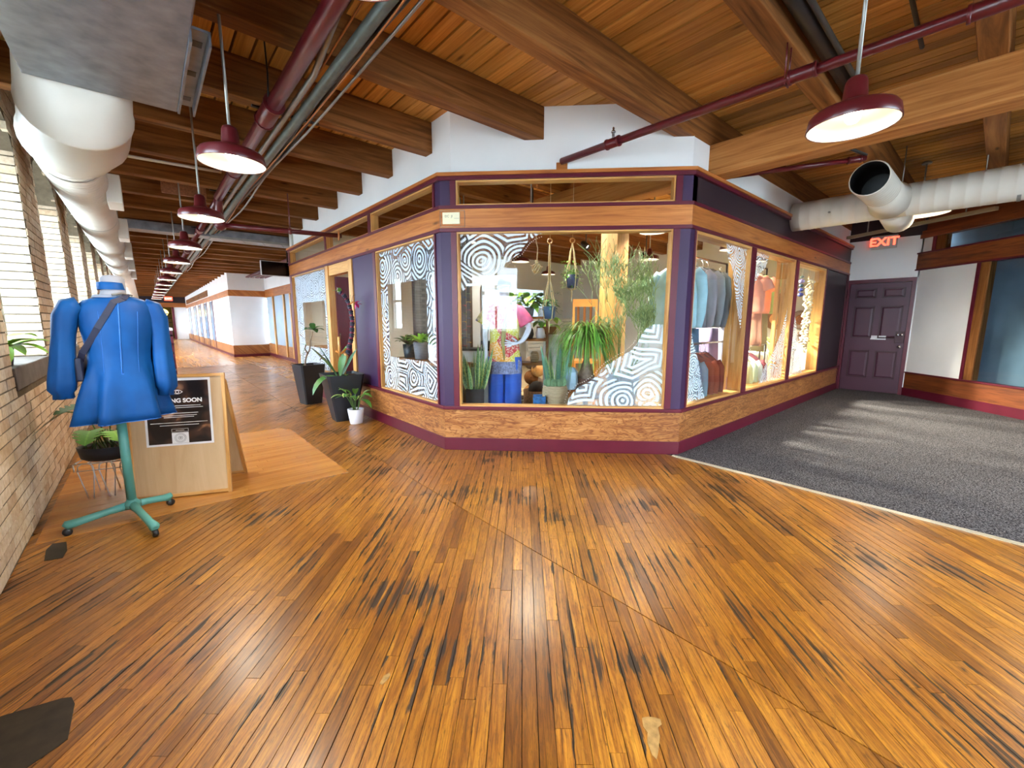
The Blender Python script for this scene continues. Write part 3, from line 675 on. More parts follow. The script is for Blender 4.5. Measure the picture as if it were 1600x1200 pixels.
pd(1.06, 1.11, -.1, .016, .452, 2.31, 'stop', maroon); pd(1.11, 1.24, -.1, .0, .452, 2.31, 'window_post', joist_wood)
pd(.22, .28, -.1, .016, 2.615, 2.86, 'stop', maroon); pd(.28, .44, -.1, .0, 2.615, 2.86, 'window_post', joist_wood)
pd(-.03, 6.2, -.1, .04, 2.86, 2.99, 'header', brown_fir); pd(-.03, 6.2, -.1, .0, 2.99, ZD, 'upper_board', brown_fir)
wdw = empty('window_60', kind='structure'); tag(wdw, 'dark blue-grey glass in the diagonal wall')
slate = paint('slate_room_shade', rgb(116, 132, 142), .7, var=.25, scale=1.2)
bf(MB(), FD, 1.24, 6.2, -.03, -.022, .452, 2.31).build('pane', glassmat('tinted_glass', (.78, .84, .88), 1.5), wdw); bf(MB(), FD, .44, 6.2, -.03, -.022, 2.615, 2.86).build('pane', MATS['tinted_glass'], wdw)
bf(MB(), FD, -.1, 6.3, -.34, -.30, 0, ZD).build('dark_room_sheet', slate, wdw)  # added sheet whose colour stands in for the dark room behind the glass
# ================================================================== SHOP SHELL and the far corridor
sf = MB().prism([(2.42, 3.87), (4.14, 2.15), (10.75, 2.15), (10.75, 9.75), (2.42, 9.75)], -.12, .006).build('floor_shop', paint('tan_shop_carpet', rgb(176, 158, 126), .95, var=.15, scale=60, spec=.1)); tag(sf, 'tan carpet inside the shop', kind='structure')
shopwall = paint('shop_wall_paint', rgb(214, 214, 208), .7, var=.04, scale=1.5)
MB().box(XE, XE + .12, 2.2, 9.9, 0, ZD).build('wall_shop_side', shopwall, None, 'structure'); 
MB().box(2.44, 10.86, 9.75, 9.9, 2.852, ZD).build('wall_shop_rear_upper', shopwall, None, 'structure'); MB().box(2.44, 10.86, 9.75, 9.9, 0, 2.852).build('wall_shop_rear', shopwall, None, 'structure')
blk = empty('wall_block', kind='structure'); tag(blk, 'white projecting wall further down the corridor')
MB().box(2.50, 3.72, 19.30, 47, .45, ZD).build('plaster', whitewall, blk); MB().box(2.494, 3.72, 19.294, 47, .10, .45).build('plywood_panel', ply_wood, blk); MB().box(2.485, 3.72, 19.285, 47, 0, .10).build('baseboard', maroon, blk)
MB().box(2.485, 3.72, 19.285, 47, 2.33, 2.56, .8).build('fir_band', band_wood, blk)
for y0, y1 in ((24.5, 25.6), (27.0, 28.4), (30, 31.4), (33, 34.6), (37, 39)):
    MB().box(2.488, 2.52, y0, y1, .45, 2.3).build('window_pane', paint('dim_pane_%d' % int(y0), rgb(150, 170, 190), .15), blk); MB().box(2.478, 2.52, y0 - .12, y0, .1, 2.33).build('stop', maroon, blk); MB().box(2.478, 2.52, y1, y1 + .12, .1, 2.33).build('post', light_wood, blk)
MB().box(2.48, 2.52, 26, 40, 2.6, 2.9).build('transom_panel', joist_wood, blk)
rc = empty('wall_recess', kind='structure'); tag(rc, 'glazed storefront set back in the corridor')
MB().box(3.72, 3.9, 9.9, 19.4, 2.6, ZD).build('plaster', whitewall, rc); MB().box(3.72, 3.9, 9.9, 19.4, 2.3, 2.6).build('fir_band', band_wood, rc); MB().box(3.72, 3.9, 9.9, 19.4, 0, .12).build('baseboard', maroon, rc); MB().box(3.73, 3.9, 9.9, 19.4, .12, .5).build('plywood_panel', ply_wood, rc)
bluepane = paint('daylit_pane', rgb(168, 190, 208), .12, var=.1, scale=1)
for y0, y1 in ((10.0, 12.6), (12.8, 14.3), (15.6, 16.3), (16.5, 17.9), (18.2, 19.2)): MB().box(3.74, 3.78, y0, y1, .5, 2.3).build('pane', bluepane, rc)
MB().box(3.70, 3.80, 14.5, 15.4, 0, 2.25).build('maroon_door', maroon, rc); MB().box(3.69, 3.72, 14.68, 15.22, 1.0, 2.1).build('door_light', bluepane, rc)
for y0 in (12.6, 14.3, 15.4, 16.3, 17.9): MB().box(3.69, 3.80, y0, y0 + .14, .12, 2.3).build('post', light_wood, rc)
for k in range(5): MB().box(3.70 - k * .16, 3.80 - k * .16, 9.95, 19.0, 3.02 - k * .0, 3.06).build('maroon_slat', maroon, rc)
# far end of the corridor
fe = empty('wall_far', kind='structure'); tag(fe, 'dim far end of the corridor below a fir beam')
MB().box(-.7, 2.5, 41.0, 41.3, 2.40, 2.72, .5).build('beam', band_wood, fe); MB().box(-.7, 2.5, 41.05, 41.3, 2.72, ZD).build('dark_upper', blackpaint, fe)
MB().box(-.7, 2.5, 46.8, 47.2, 0, ZD).build('plaster', paint('ochre_far_wall', rgb(128, 112, 70), .8), fe); MB().box(1.75, 2.5, 41.0, 41.2, 0, 2.40).build('plaster', whitewall, fe); MB().box(1.62, 1.75, 40.95, 41.25, 0, 2.40).build('post', maroon, fe)
for k in range(6): MB().box(.95, 1.62, 43.0, 43.3, .2 + k * .34, .26 + k * .34).build('dark_shelf', blackpaint, fe)
MB().box(.9, .98, 43.0, 43.3, 0, 2.3).build('shelf_post', blackpaint, fe)
# ================================================================== LAMPS
red_enamel = paint('red_enamel', rgb(86, 22, 26), .3, var=.06)
def pendant(name, loc, D=.36, stem=.6, W=LAMP_W, label=None, group=None, col=WARM):
    r = empty(name, loc, 0, label, 'pendant lamp', group); s = D / .36
    rm = .18 * s
    MB().lathe([(rm, 0), (rm + .002, .004), (rm * .96, .052 * s), (rm * .90, .066 * s), (rm * .58, .090 * s), (.058 * s, .105 * s), (.050 * s, .118 * s), (.043 * s, .19 * s), (.036 * s, .208 * s), (.012, .22 * s), (.012, .205 * s), (.03 * s, .19 * s), (.04 * s, .112 * s), (rm * .54, .084 * s), (rm * .87, .061 * s), (rm * .94, .048 * s), (rm * .985, .0)], seg=28, cap0=False, cap1=False).build('shade', red_enamel, r)
    MB().lathe([(.03 * s, .106 * s), (rm * .52, .080 * s), (rm * .85, .058 * s), (rm * .925, .045 * s), (rm * .975, .002)], seg=28, cap0=True, cap1=False).build('reflector', lampwhite, r)
    MB().ball((0, 0, .055 * s), .036 * s, 12, (1, 1, 1.2)).build('bulb', bulbglow, r)
    MB().tube([(0, 0, .21 * s), (0, 0, .21 * s + stem)], .0085, 8).build('stem', conduit, r)
    MB().lathe([(.05, 0), (.055, .012), (.03, .035), (.012, .04)], (0, 0, .21 * s + stem - .03), 14).build('ceiling_canopy', conduit, r)
    if W:
        l = bpy.data.lights.new('lamp_light', 'SPOT'); l.spot_size = R(146); l.spot_blend = .55; l.energy = W; l.color = col; l.shadow_soft_size = .10 * s
        lo = bpy.data.objects.new('lamp_light', l); COL.objects.link(lo); lo.parent = r; lo.location = (0, 0, .012 * s)
    return r
ys = [3.18, 5.02, 7.15, 9.05] + [9.05 + 1.95 * k for k in range(1, 9)]
nth = ['first', 'second', 'third', 'fourth', 'fifth', 'sixth', 'seventh', 'eighth', 'ninth', 'tenth', 'eleventh', 'twelfth']
for i, y in enumerate(ys):
    pendant('pendant_lamp', (.50, y, 2.345), stem=3.455 - 2.345 - .21, W=LAMP_W if i < 7 else LAMP_W * 1.6, label='dark red dome pendant, %s of the corridor row counted from the camera' % nth[i], group='corridor pendants')
for y in (1.2, -.8): pendant('pendant_lamp', (.50, y, 2.345), stem=.9, label='dark red dome pendant of the corridor row, %s' % ('just behind the view' if y > 0 else 'far behind the view'), group='corridor pendants')
pendant('pendant_lamp', (2.60, .56, 2.30), stem=.94, label='dark red dome pendant hanging in front of the big girder at upper right', group='side pendants')
pendant('pendant_lamp', (2.60, -1.6, 2.30), stem=.94, label='dark red dome pendant behind the view over the maple floor', group='side pendants')
pendant('pendant_lamp', (7.95, .86, 2.80), .60, .31, label='wide lit pendant half hidden behind the white side-hall duct', group='side pendants', W=LAMP_W * 1.9)
pendant('pendant_lamp', (6.2, -1.0, 2.45), stem=.79, label='dark red pendant of the side hall outside the view', group='side pendants', W=LAMP_W * 1.7)
for i, (x, y) in enumerate(((5.05, 3.05), (7.2, 4.4), (7.2, 2.95), (9.0, 3.2), (3.6, 5.2), (5.6, 6.2), (3.4, 7.8), (7.6, 7.4), (3.55, 3.75))):
    pendant('shop_lamp', (x, y, 2.52), .34, .735, W=SHOP_W, label=['dome lamp inside the shop close behind the top right of the corner window', 'dome lamp in the middle of the shop behind the pencil cactus', 'dome lamp above the sweatshirt rack', 'dome lamp above the shell garlands', 'dome lamp above the shop plants near the corridor side', 'dome lamp deep in the shop past the timber post', 'dome lamp over the far left of the shop', 'dome lamp at the rear right of the shop', 'dome lamp over the mannequin in the corner window'][i], group='shop lamps')

# track spotlights deep in the shop that throw light out through the side-hall windows
def track_spot(loc, aim, W, label):
    r = empty('track_spotlight', loc, 0, label, 'spotlight', 'shop track spotlights'); d = (Vector(aim) - Vector(loc)).normalized()
    MB().lathe([(.03, -.10), (.045, -.08), (.05, .06), (.046, .06), (.04, .0)], (0, 0, 0), 14, d, cap1=False).build('housing', blackmetal, r); MB().lathe([(.001, .02), (.042, .02)], (0, 0, 0), 14, d, cap1=False).build('lens', bulbglow, r)
    MB().tube([(0, 0, .03), (0, 0, 3.455 - loc[2])], .01, 6).build('stem', blackmetal, r)
    l = bpy.data.lights.new('spot_light', 'SPOT'); l.energy = W; l.color = (1, .92, .74); l.spot_size = R(70); l.spot_blend = .5; l.shadow_soft_size = .16
    o = bpy.data.objects.new('spot_light', l); COL.objects.link(o); o.parent = r; o.location = d * .07; o.rotation_euler = d.to_track_quat('-Z', 'Y').to_euler()
track_spot((5.6, 4.6, 2.62), (6.0, 1.3, .0), 2000, 'black track spotlight in the shop aimed at the first side-hall window')
track_spot((7.4, 4.6, 2.62), (7.6, 1.2, .0), 2200, 'black track spotlight in the shop aimed at the middle side-hall window')
track_spot((9.2, 4.8, 2.62), (9.2, 1.2, .0), 2200, 'black track spotlight in the shop aimed at the last side-hall window')
track_spot((4.1, 4.3, 2.75), (4.62, 3.3, 2.0), 120, 'black track spotlight aimed at the timber post')
# ================================================================== DUCTS, PIPES, CABLES
def ringpts(c, r, ax, seg=28):
    ax = Vector(ax).normalized(); a = Vector((0, 0, 1)).cross(ax)
    a = a.normalized() if a.length > .01 else Vector((1, 0, 0)); b = ax.cross(a); c = Vector(c)
    return [c + a * (math.cos(2 * math.pi * k / seg) * r) + b * (math.sin(2 * math.pi * k / seg) * r) for k in range(seg)]
def spiral_rings(p0, p1, r, pitch=.085, ridge=.006, seg=28):
    p0, p1 = Vector(p0), Vector(p1); ax = (p1 - p0); L = ax.length; ax.normalize(); out = []; n = int(L / pitch)
    for i in range(n):
        t = i * pitch
        for dt, dr in ((0, 0), (pitch - .012, 0), (pitch - .006, ridge)): out.append(ringpts(p0 + ax * (t + dt), r + dr, ax, seg))
    out.append(ringpts(p1, r, ax, seg)); return out
du = empty('air_duct', (0, 0, 0), 0, 'long white round air duct along the top of the brick wall', 'air duct')
elb = [((-.16, 3.70, 3.00), .24), ((-.17, 3.80, 2.86), .255), ((-.19, 3.94, 2.73), .265), ((-.215, 4.14, 2.65), .262), ((-.27, 4.38, 2.65), .245), ((-.315, 4.62, 2.71), .228), ((-.345, 4.85, 2.765), .215), ((-.355, 5.08, 2.79), .21)]
mb = MB(); rings = []
for i, (c, r) in enumerate(elb):
    a = Vector(elb[max(i - 1, 0)][0]); b = Vector(elb[min(i + 1, len(elb) - 1)][0]); ax = (b - a) if i else Vector((0, 1, -.6))
    if i < 3: ax = Vector((0, 1, (-.02, -.22, -.25)[i]))
    rings.append(ringpts(c, r, ax))
    if i in (2, 4, 6): rings.append(ringpts(Vector(c) + ax.normalized() * .01, r + .006, ax)); rings.append(ringpts(Vector(c) + ax.normalized() * .025, r + .006, ax)); rings.append(ringpts(Vector(c) + ax.normalized() * .03, r - .001, ax))
mb.loft(rings); mb.build('boot_elbow', ductwhite, du)
MB().loft(spiral_rings((-.355, 5.06, 2.79), (-.355, 14, 2.79), .21)).build('spiral_run', ductwhite, du)
MB().loft(spiral_rings((-.355, 14, 2.79), (-.355, 41, 2.79), .21, .5, .006)).build('far_run', ductwhite, du)
for y in (6.1, 8.6, 11.1, 13.7, 16.4): MB().box(-.17, -.05, y, y + .42, 2.60, 2.88).build('side_register', ductwhite, du, bevel=.008)
for y in (5.35, 8.0, 10.5, 13.0):
    MB().loft([ringpts((-.355, y, 2.79), .2145, (0, 1, 0)), ringpts((-.355, y + .03, 2.79), .2145, (0, 1, 0))], cap0=False, cap1=False).build('hanger_band', conduit, du)
    MB().tube([(-.14, y + .015, 2.79), (-.14, y + .015, 3.30)], .006, 6).build('hanger_rod', conduit, du)
bx = empty('air_handler_box', (-.0425, 2.4, 2.75), 0, 'galvanised sheet-metal duct box hanging at the top left corner', 'duct box')
MB().box(-.3375, .3375, -1.9, 1.29, 0, .42).build('casing', galv, bx, bevel=.004)
MB().box(.338, .345, -1.9, .25, .02, .42).build('side_flange', galv, bx)
st = MB(); st.box(.338, .350, .32, 1.27, -.015, .06); st.box(.350, .425, .32, 1.27, .048, .06); st.box(.418, .428, .32, 1.27, -.01, .06); st.build('slotted_channel', galv, bx)
for y in (.42, .76, 1.12): MB().box(.362, .404, y, y + .06, .0465, .0485).build('slot', blackmetal, bx)
for k in range(8): MB().ball((-.32 + k * .09, 1.29, .012), .006, 6).build('screw', chrome, bx)
sk = MB().lathe([(.001, 0), (.014, .004), (.018, .02), (.016, .06), (.016, .3)], (.19, 2.55 - .12, 2.66), 12).build('wall_plug_tip', light_wood); tag(sk, 'rounded wooden knob poking down beside the metal duct box', 'knob')
sk.location.z = .065
# --- corridor bundle: maroon sprinkler main, grey conduits, black cables
def run(name, pts, r, mat, label, cat, couplers=(), seg=10, clamp=None):
    t = empty(name, (0, 0, 0), 0, label, cat)
    MB().tube(pts, r, seg).build('pipe_run', mat, t)
    a, b = Vector(pts[0]), Vector(pts[-1])
    for (p, L) in couplers:
        p = Vector(p); ax = (b - a).normalized()
        MB().tube([p - ax * L / 2, p - ax * (L / 2 - .012), p + ax * (L / 2 - .012), p + ax * L / 2], [r * 1.24, r * 1.3, r * 1.3, r * 1.24], 14).build('coupling', mat, t)
        for sg in (-1, 1): MB().tube([p + ax * (sg * L / 2 - .008), p + ax * (sg * L / 2 + .008)], r * 1.45, 14).build('collar', mat, t)
    return t
pm = run('sprinkler_pipe', [(.90, -3.2, 3.02), (.90, 7.0, 3.02)], .052, maroon_pipe, 'thick maroon sprinkler pipe running under the joists above the corridor pendants', 'pipe', [((.90, 3.95, 3.02), .34), ((.90, 5.55, 3.02), .3)], 14)
MB().tube([(.90, 6.99, 3.02), (.90, 7.06, 2.95), (.90, 7.06, 2.72)], .05, 12).build('elbow', maroon_pipe, pm)
MB().ball((.90, 7.06, 2.68), .075, 12).build('tee', maroon_pipe, pm)
for y in (3.72, 5.3, 1.9): MB().tube([(.85, y, 3.03), (.85, y - .03, 3.18), (.84, y - .05, 3.44)], .006, 6).build('hanger', blackmetal, pm)
pm2 = run('sprinkler_pipe', [(.90, 7.1, 3.0), (.90, 40, 3.0)], .045, maroon_pipe, 'maroon sprinkler pipe receding above the far corridor pendants', 'pipe', [((.9, 9.5, 3.0), .3), ((.9, 12.5, 3.0), .3)])
pc = run('sprinkler_pipe', [(.90, 7.06, 2.68), (2.40, 6.74, 2.68)], .034, maroon_pipe, 'maroon branch pipe crossing the corridor into the transom above the shop door', 'pipe')
MB().lathe([(.075, 0), (.07, .012), (.04, .02)], (2.365, 6.748, 2.68), 14, (-1, .2, 0)).build('copper_escutcheon', copper, pc)
MB().tube([(1.72, 6.885, 2.70), (1.72, 6.885, 3.2)], .008, 6).build('hanger_rod', maroon_pipe, pc); MB().lathe([(.042, -.02), (.046, 0), (.042, .02)], (1.72, 6.885, 2.68), 12, (1, -.2, 0)).build('clevis', maroon_pipe, pc)
def pipe1(name, pts, r, mat, label, cat='pipe', seg=8): return tag(MB().tube(pts, r, seg).build(name, mat), label, cat)
pipe1('conduit', [(.925, -3.2, 3.10), (.94, 2.2, 3.10), (.985, 2.75, 3.07), (1.02, 3.2, 3.03), (1.02, 40, 3.0)], .021, conduit, 'light grey conduit that kinks beside the maroon corridor pipe', 'conduit')
pipe1('conduit', [(1.12, -3.2, 3.04), (1.115, 3.7, 3.04), (1.11, 40, 3.02)], .036, paint('grey_green_pipe', rgb(92, 98, 92), .45, .3, var=.2, scale=12), 'thick grey-green pipe, tallest of the corridor pipe bundle', 'pipe', 12)
for k, (x, z, r, m) in enumerate(((1.185, 3.06, .016, blackmetal), (1.22, 3.085, .013, blackmetal), (1.06, 3.075, .007, copper), (1.165, 3.02, .006, copper), (1.245, 3.05, .010, conduit))):
    pts = [(x + .02 * math.sin(y * 1.3 + k), y, z + .012 * math.sin(y * 2.1 + k * 2)) for y in [-3.2 + .5 * i for i in range(44)]]
    pipe1('cable', pts, r, m, ['thick black cable at the outer side of the corridor pipe bundle', 'thinner black cable above the corridor pipe bundle', 'copper-coloured wire between the grey corridor conduits', 'thin copper-coloured wire below the grey-green corridor pipe', 'slim grey cable furthest right in the corridor pipe bundle'][k], 'cable', 6)
for y in (4.05, 6.9, 9.8):
    o = MB().bar((.80, y, 3.075), (1.30, y, 3.075), .03, .012).build('pipe_bracket', blackmetal); tag(o, 'short black bracket across the corridor pipe bundle at %s' % {4.05: 'the first coupling', 6.9: 'the branch pipe', 9.8: 'the silver duct'}[y], 'bracket')
pipe1('conduit', [(-.25, 6.3, 3.20), (-.15, 6.2, 3.12), (-.05, 6.17, 3.10), (.84, 6.10, 3.10)], .016, ductwhite, 'thin white conduit crossing the joists from the white duct to the maroon pipe', 'conduit')
sd = empty('silver_duct', (0, 0, 0), 0, 'flat silver rectangular duct crossing the corridor ceiling beyond the branch pipe', 'air duct')
MB().box(-.1, 2.6, 10.0, 10.35, 2.98, 3.13).build('duct_body', galv, sd); MB().hexa([(1.1, 9.97, 2.955), (2.5, 9.97, 2.955), (2.5, 10.36, 2.955), (1.1, 10.36, 2.955), (1.1, 9.97, 3.0), (2.5, 9.97, 3.0), (2.5, 10.36, 3.0), (1.1, 10.36, 3.0)]).build('duct_lining', conduit, sd)
for k in range(4): MB().bar((1.25 + k * .35, 9.965, 2.96), (1.35 + k * .35, 10.2, 2.95), .012, .006).build('strap', chrome, sd)
osb = MB().box(.35, .85, 7.7, 7.73, ZJ - .02, ZD - .01).build('board_patch', paint('osb_board', rgb(150, 100, 70), .8, var=.3, scale=40)); tag(osb, 'rough reddish board patch filling between two joists over the corridor', 'board')
# --- side hall: maroon pipe on the right
pr_ = run('sprinkler_pipe', [(3.265, 3.015, 2.955), (3.45, -3.2, 2.955)], .031, maroon_pipe, 'maroon sprinkler pipe running from the white bulkhead to the upper right corner', 'pipe', [((3.283, 2.42, 2.955), .12), ((3.315, 1.0, 2.955), .14), ((3.357, .18, 2.955), .2)], 12)
MB().obox((3.275, 3.02, 2.90), FC.u, FC.n, (0, 0, 1), .055, .012, .045).build('backing_block', band_wood, pr_)
MB().tube([(3.283, 2.42, 2.98), (3.283, 2.42, 3.04)], .012, 8).build('sprinkler_stem', conduit, pr_); MB().lathe([(.004, 0), (.022, .004), (.022, .01), (.006, .03), (.012, .036), (.004, .05)], (3.283, 2.42, 3.035), 10).build('sprinkler_head', chrome, pr_)
for dx in (-.034, .034): MB().tube([(3.318 + dx, 1.09, 2.95), (3.318 + dx * 1.3, 1.09, 3.30)], .005, 6).build('hanger_strap', maroon_pipe, pr_)
MB().tube([(3.28, 1.09, 2.92), (3.356, 1.09, 2.92)], .006, 6).build('hanger_base', maroon_pipe, pr_)
pipe1('cable_tray', [(1.4, 1.00, 3.30), (4.6, 1.00, 3.24)], .05, blackmetal, 'fat black cable bundle fixed along the joist at upper right', 'cable bundle', 10)
pipe1('conduit', [(1.4, .93, 3.27), (4.55, .93, 3.22)], .018, paint('dark_conduit', rgb(70, 68, 64), .5, .4), 'dark grey conduit beside the fat black cable bundle at upper right', 'conduit')
pipe1('conduit', [(2.42, .30, 3.40), (2.62, .56, 3.38), (4.5, .60, 3.38)], .014, MATS['dark_conduit'], 'thin dark conduit feeding the pendant in front of the girder', 'conduit')
pipe1('conduit', [(4.2, -.02, 3.2), (4.45, -.02, 3.2)], .02, MATS['dark_conduit'], 'short dark pipe at the top right corner beside the joist end', 'conduit')
# --- white duct of the side hall
d3 = empty('air_duct', (0, 0, 0), 0, 'fat white round duct with an open branch crossing the side hall', 'air duct')
MB().loft(spiral_rings((7.09, 2.08, 2.84), (7.13, -3.2, 2.84), .185, .12, .003)).build('main_run', ductwhite, d3)
MB().loft([ringpts((6.96, 1.04, 2.84), .215, (-1, 0, 0)), ringpts((6.80, 1.04, 2.84), .178, (-1, 0, 0)), ringpts((6.40, 1.04, 2.84), .168, (-1, 0, 0))]).build('branch_collar', ductwhite, d3)
br = spiral_rings((6.42, 1.04, 2.84), (5.74, 1.04, 2.84), .166, .075, .006); inn = [ringpts((5.74, 1.04, 2.84), .160, (-1, 0, 0)), ringpts((6.3, 1.04, 2.84), .160, (-1, 0, 0))]
MB().loft(br + inn[:1], cap0=False, cap1=False).build('open_branch', ductwhite, d3); MB().loft([ringpts((5.742, 1.04, 2.84), .1595, (1, 0, 0)), ringpts((6.3, 1.04, 2.84), .1595, (1, 0, 0))], cap0=False).build('inner_shade', blackmetal, d3)  # black inner tube stands in for the shade inside the open branch
MB().loft([ringpts((7.2, 1.04, 2.80), .165, (1, 0, -.15)), ringpts((7.75, 1.04, 2.72), .155, (1, 0, -.15))]).build('far_branch', ductwhite, d3)
MB().lathe([(.012, 0), (.012, .03), (.004, .034)], (6.905, 1.62, 2.80), 8, (-1, 0, -.1)).build('test_plug', conduit, d3)
for y in (.95, .28, -.6): MB().tube([(7.0, y, 2.95), (7.0, y, 3.44)], .006, 6).build('hanger_rod', conduit, d3)
MB().loft([ringpts((7.115, .0, 2.84), .191, (0, 1, 0)), ringpts((7.115, .03, 2.84), .191, (0, 1, 0))], cap0=False, cap1=False).build('hanger_band', conduit, d3)
p4 = run('sprinkler_pipe', [(4.9, 2.07, 2.93), (5.55, 1.05, 2.99)], .024, maroon_pipe, 'maroon pipe behind the girder ending beside the open duct branch', 'pipe', [((5.5, 1.13, 2.985), .1)])
for dx in (.0, .06): MB().tube([(4.93 + dx, 2.04, 2.93), (4.93 + dx, 2.04, 3.3)], .005, 6).build('hanger_rod', blackmetal, p4)
pipe1('conduit', [(5.0, 1.55, 3.30), (5.56, 1.05, 3.02)], .014, MATS['dark_conduit'], 'slanting dark conduit above the open duct branch', 'conduit')
t5 = empty('tube_light', (0, 0, 0), 0, 'unlit beige tube fitting hanging across the side hall before the exit door', 'light fitting')
MB().bar((9.9, 2.0, 2.90), (9.0, .2, 2.93), .07, .05).build('housing', paint('beige_metal', rgb(150, 128, 100), .5), t5); MB().tube([(9.75, 1.7, 2.92), (9.75, 1.7, 3.2)], .01, 6).build('hanger_rod', conduit, t5); MB().tube([(9.15, .5, 2.94), (9.15, .5, 3.2)], .01, 6).build('hanger_rod', conduit, t5)
# --- exit signs
exitred = glow('exit_red', (1.0, .06, .03, 1), 3.2); sgn = paint('grey_sign_case', rgb(196, 190, 184), .5)
ex = empty('exit_sign', (10.70, 1.60, 2.865), 0, 'grey exit sign with red EXIT letters over the plum door', 'exit sign')
MB().box(-.03, .035, -.19, .19, -.12, .12).build('case', sgn, ex, bevel=.006); text('letters', 'EXIT', .205, (-.0315, 0, 0), (0, -1, 0), (0, 0, 1), exitred, ex, bold=.006)
ex2 = empty('exit_sign', (1.50, 41.015, 3.02), 0, 'tiny red exit sign glowing at the far end of the corridor', 'exit sign')
MB().box(-.28, .28, -.03, .03, -.18, .18).build('case', blackmetal, ex2); MB().box(-.24, .24, -.036, -.03, -.14, .14).build('lit_face', exitred, ex2); text('letters', 'EXIT', .2, (0, -.038, 0), (1, 0, 0), (0, 0, 1), glow('exit_white', (1, .5, .45, 1), 3), ex2)
yl = empty('globe_lamp', (1.13, 44.8, 2.05), 0, 'glowing yellow globe lamp at the far end of the corridor', 'lamp')
MB().ball((0, 0, 0), .42, 16, (1, 1, .75)).build('globe', glow('yellow_globe', (1, .85, .22, 1), 2.2), yl); MB().tube([(0, 0, .3), (0, 0, 1.4)], .015, 6).build('stem', blackmetal, yl)
# --- hanging screen at the far end of the shopfront
tv = empty('wall_screen', (2.15, 9.86, 2.45), R(4), 'black flat screen hanging off the far end of the shopfront', 'screen')
MB().box(-.29, .29, -.02, .03, -.145, .145).build('bezel', paint('pale_grey_plastic', rgb(196, 192, 186), .5), tv, bevel=.004); MB().box(-.278, .285, -.024, -.019, -.135, .135).build('display', paint('dark_glass', rgb(10, 11, 12), .15), tv)
MB().tube([(.2, .03, -.0), (.24, .06, .05), (.24, .06, .42)], .014, 6).build('bracket', blackmetal, tv); MB().tube([(-.28, 0, -.15), (-.42, -.02, -.19)], .008, 6).build('cable_end', conduit, tv)
# --- stair railing far down the corridor
rl = empty('stair_railing', (0, 0, 0), 0, 'maroon and white stair railing far down the corridor beside the brick wall', 'railing')
wrail = paint('white_rail_paint', rgb(220, 214, 214), .5)
for y in (12.5, 14.0, 16.0, 18.0, 20.0): MB().box(.40, .46, y, y + .06, 0, 1.18).build('post', maroon, rl)
for k in range(5): MB().bar((.43, 12.5, .26 + .2 * k), (.43, 20.0, .26 + .2 * k), .04, .045).build('rail', maroon if k % 2 else wrail, rl)
MB().bar((.43, 12.4, 1.2), (.43, 20.1, 1.2), .07, .05).build('handrail', wrail, rl)
for k in range(5): MB().bar((-.6, 12.53, .26 + .2 * k), (.43, 12.53, .26 + .2 * k), .04, .045).build('rail', maroon, rl)
# ================================================================== DRESS FORM, DRESS, BAG
def ell(c, a, b, n=40, mod=None, ph=0): 
    out = []
    for k in range(n):
        t = 2 * math.pi * k / n; m = mod(t) if mod else 1
        out.append((c[0] + a * m * math.cos(t + ph), c[1] + b * m * math.sin(t + ph), c[2]))
    return out
teal = paint('teal_painted_iron', rgb(84, 150, 140), .4, var=.12, scale=8)
df = empty('dress_form', (-.19, 3.94, 0), 0, 'wheeled dress form with a teal iron stand by the brick wall', 'dress form')
MB().tube([(-.005, -.02, .10), (0.0, -.06, .80)], .027, 14).build('pole', teal, df)
MB().lathe([(.052, .0), (.05, .03), (.03, .05), (.027, .07)], (-.005, -.02, .085), 16).build('hub', teal, df)
for ex_, ey in ((-.335, -.06), (.115, -.47), (.215, .09)):
    e = Vector((ex_, ey, 0)); d = e.normalized(); c0 = Vector((-.005, -.02, 0))
    MB().tube([c0 + Vector((0, 0, .10)), c0 + e * .35 + Vector((0, 0, .092)), c0 + e * .8 + Vector((0, 0, .075)), c0 + e * .97 + Vector((0, 0, .07)), c0 + e * 1.0 + Vector((0, 0, .062))], [.032, .024, .026, .032, .018], 12, flat=.9).build('foot', teal, df)
    cs = c0 + e * .97; wh = MB().lathe([(.006, -.014), (.024, -.014), (.026, 0), (.024, .014), (.006, .014)], cs + Vector((0, 0, .027)), 14, d.cross(Vector((0, 0, 1)))).build('caster', blackmetal, df)
    MB().tube([cs + Vector((0, 0, .028)), cs + Vector((0, 0, .07))], .009, 8).build('caster_stem', chrome, wh)
formcloth = paint('grey_form_cloth', rgb(142, 140, 146), .8, var=.05)
MB().loft([ell((.045, -.08, 1.50), .10, .07), ell((.05, -.08, 1.57), .066, .06), ell((.055, -.08, 1.60), .062, .058), ell((.055, -.08, 1.672), .060, .056), ell((.055, -.08, 1.690), .045, .042), ell((.055, -.08, 1.696), .01, .01)]).build('neck', formcloth, df)
MB().loft([ell((.02, -.06, .80), .13, .10), ell((.03, -.07, 1.12), .115, .085), ell((.04, -.08, 1.40), .16, .095), ell((.045, -.08, 1.52), .12, .07)]).build('torso', formcloth, df)
def dressmat():
    t = NT('blue_crepe'); v = t.coord('Object'); n = t.noise(v, 5, 3); t.col(t.ramp(n, [(.3, rgb(8, 60, 116)), (.7, rgb(12, 76, 136))]))
    t.b.inputs['Roughness'].default_value = .55; t.b.inputs['Specular IOR Level'].default_value = .2; w_ = t.noise(t.coord('Object', (1, 1, .25)), 9, 2); t.bump(w_, .5, .02); return t.m
blue = dressmat()
dz = empty('blue_dress', (-.15, 3.86, 0), R(4), 'bright blue long-sleeved flared mini dress on the dress form', 'dress')
def fold(n, amp, ph): return lambda t: 1 + amp * math.cos(n * t + ph) + amp * .5 * math.cos((n + 3) * t + ph * 2)
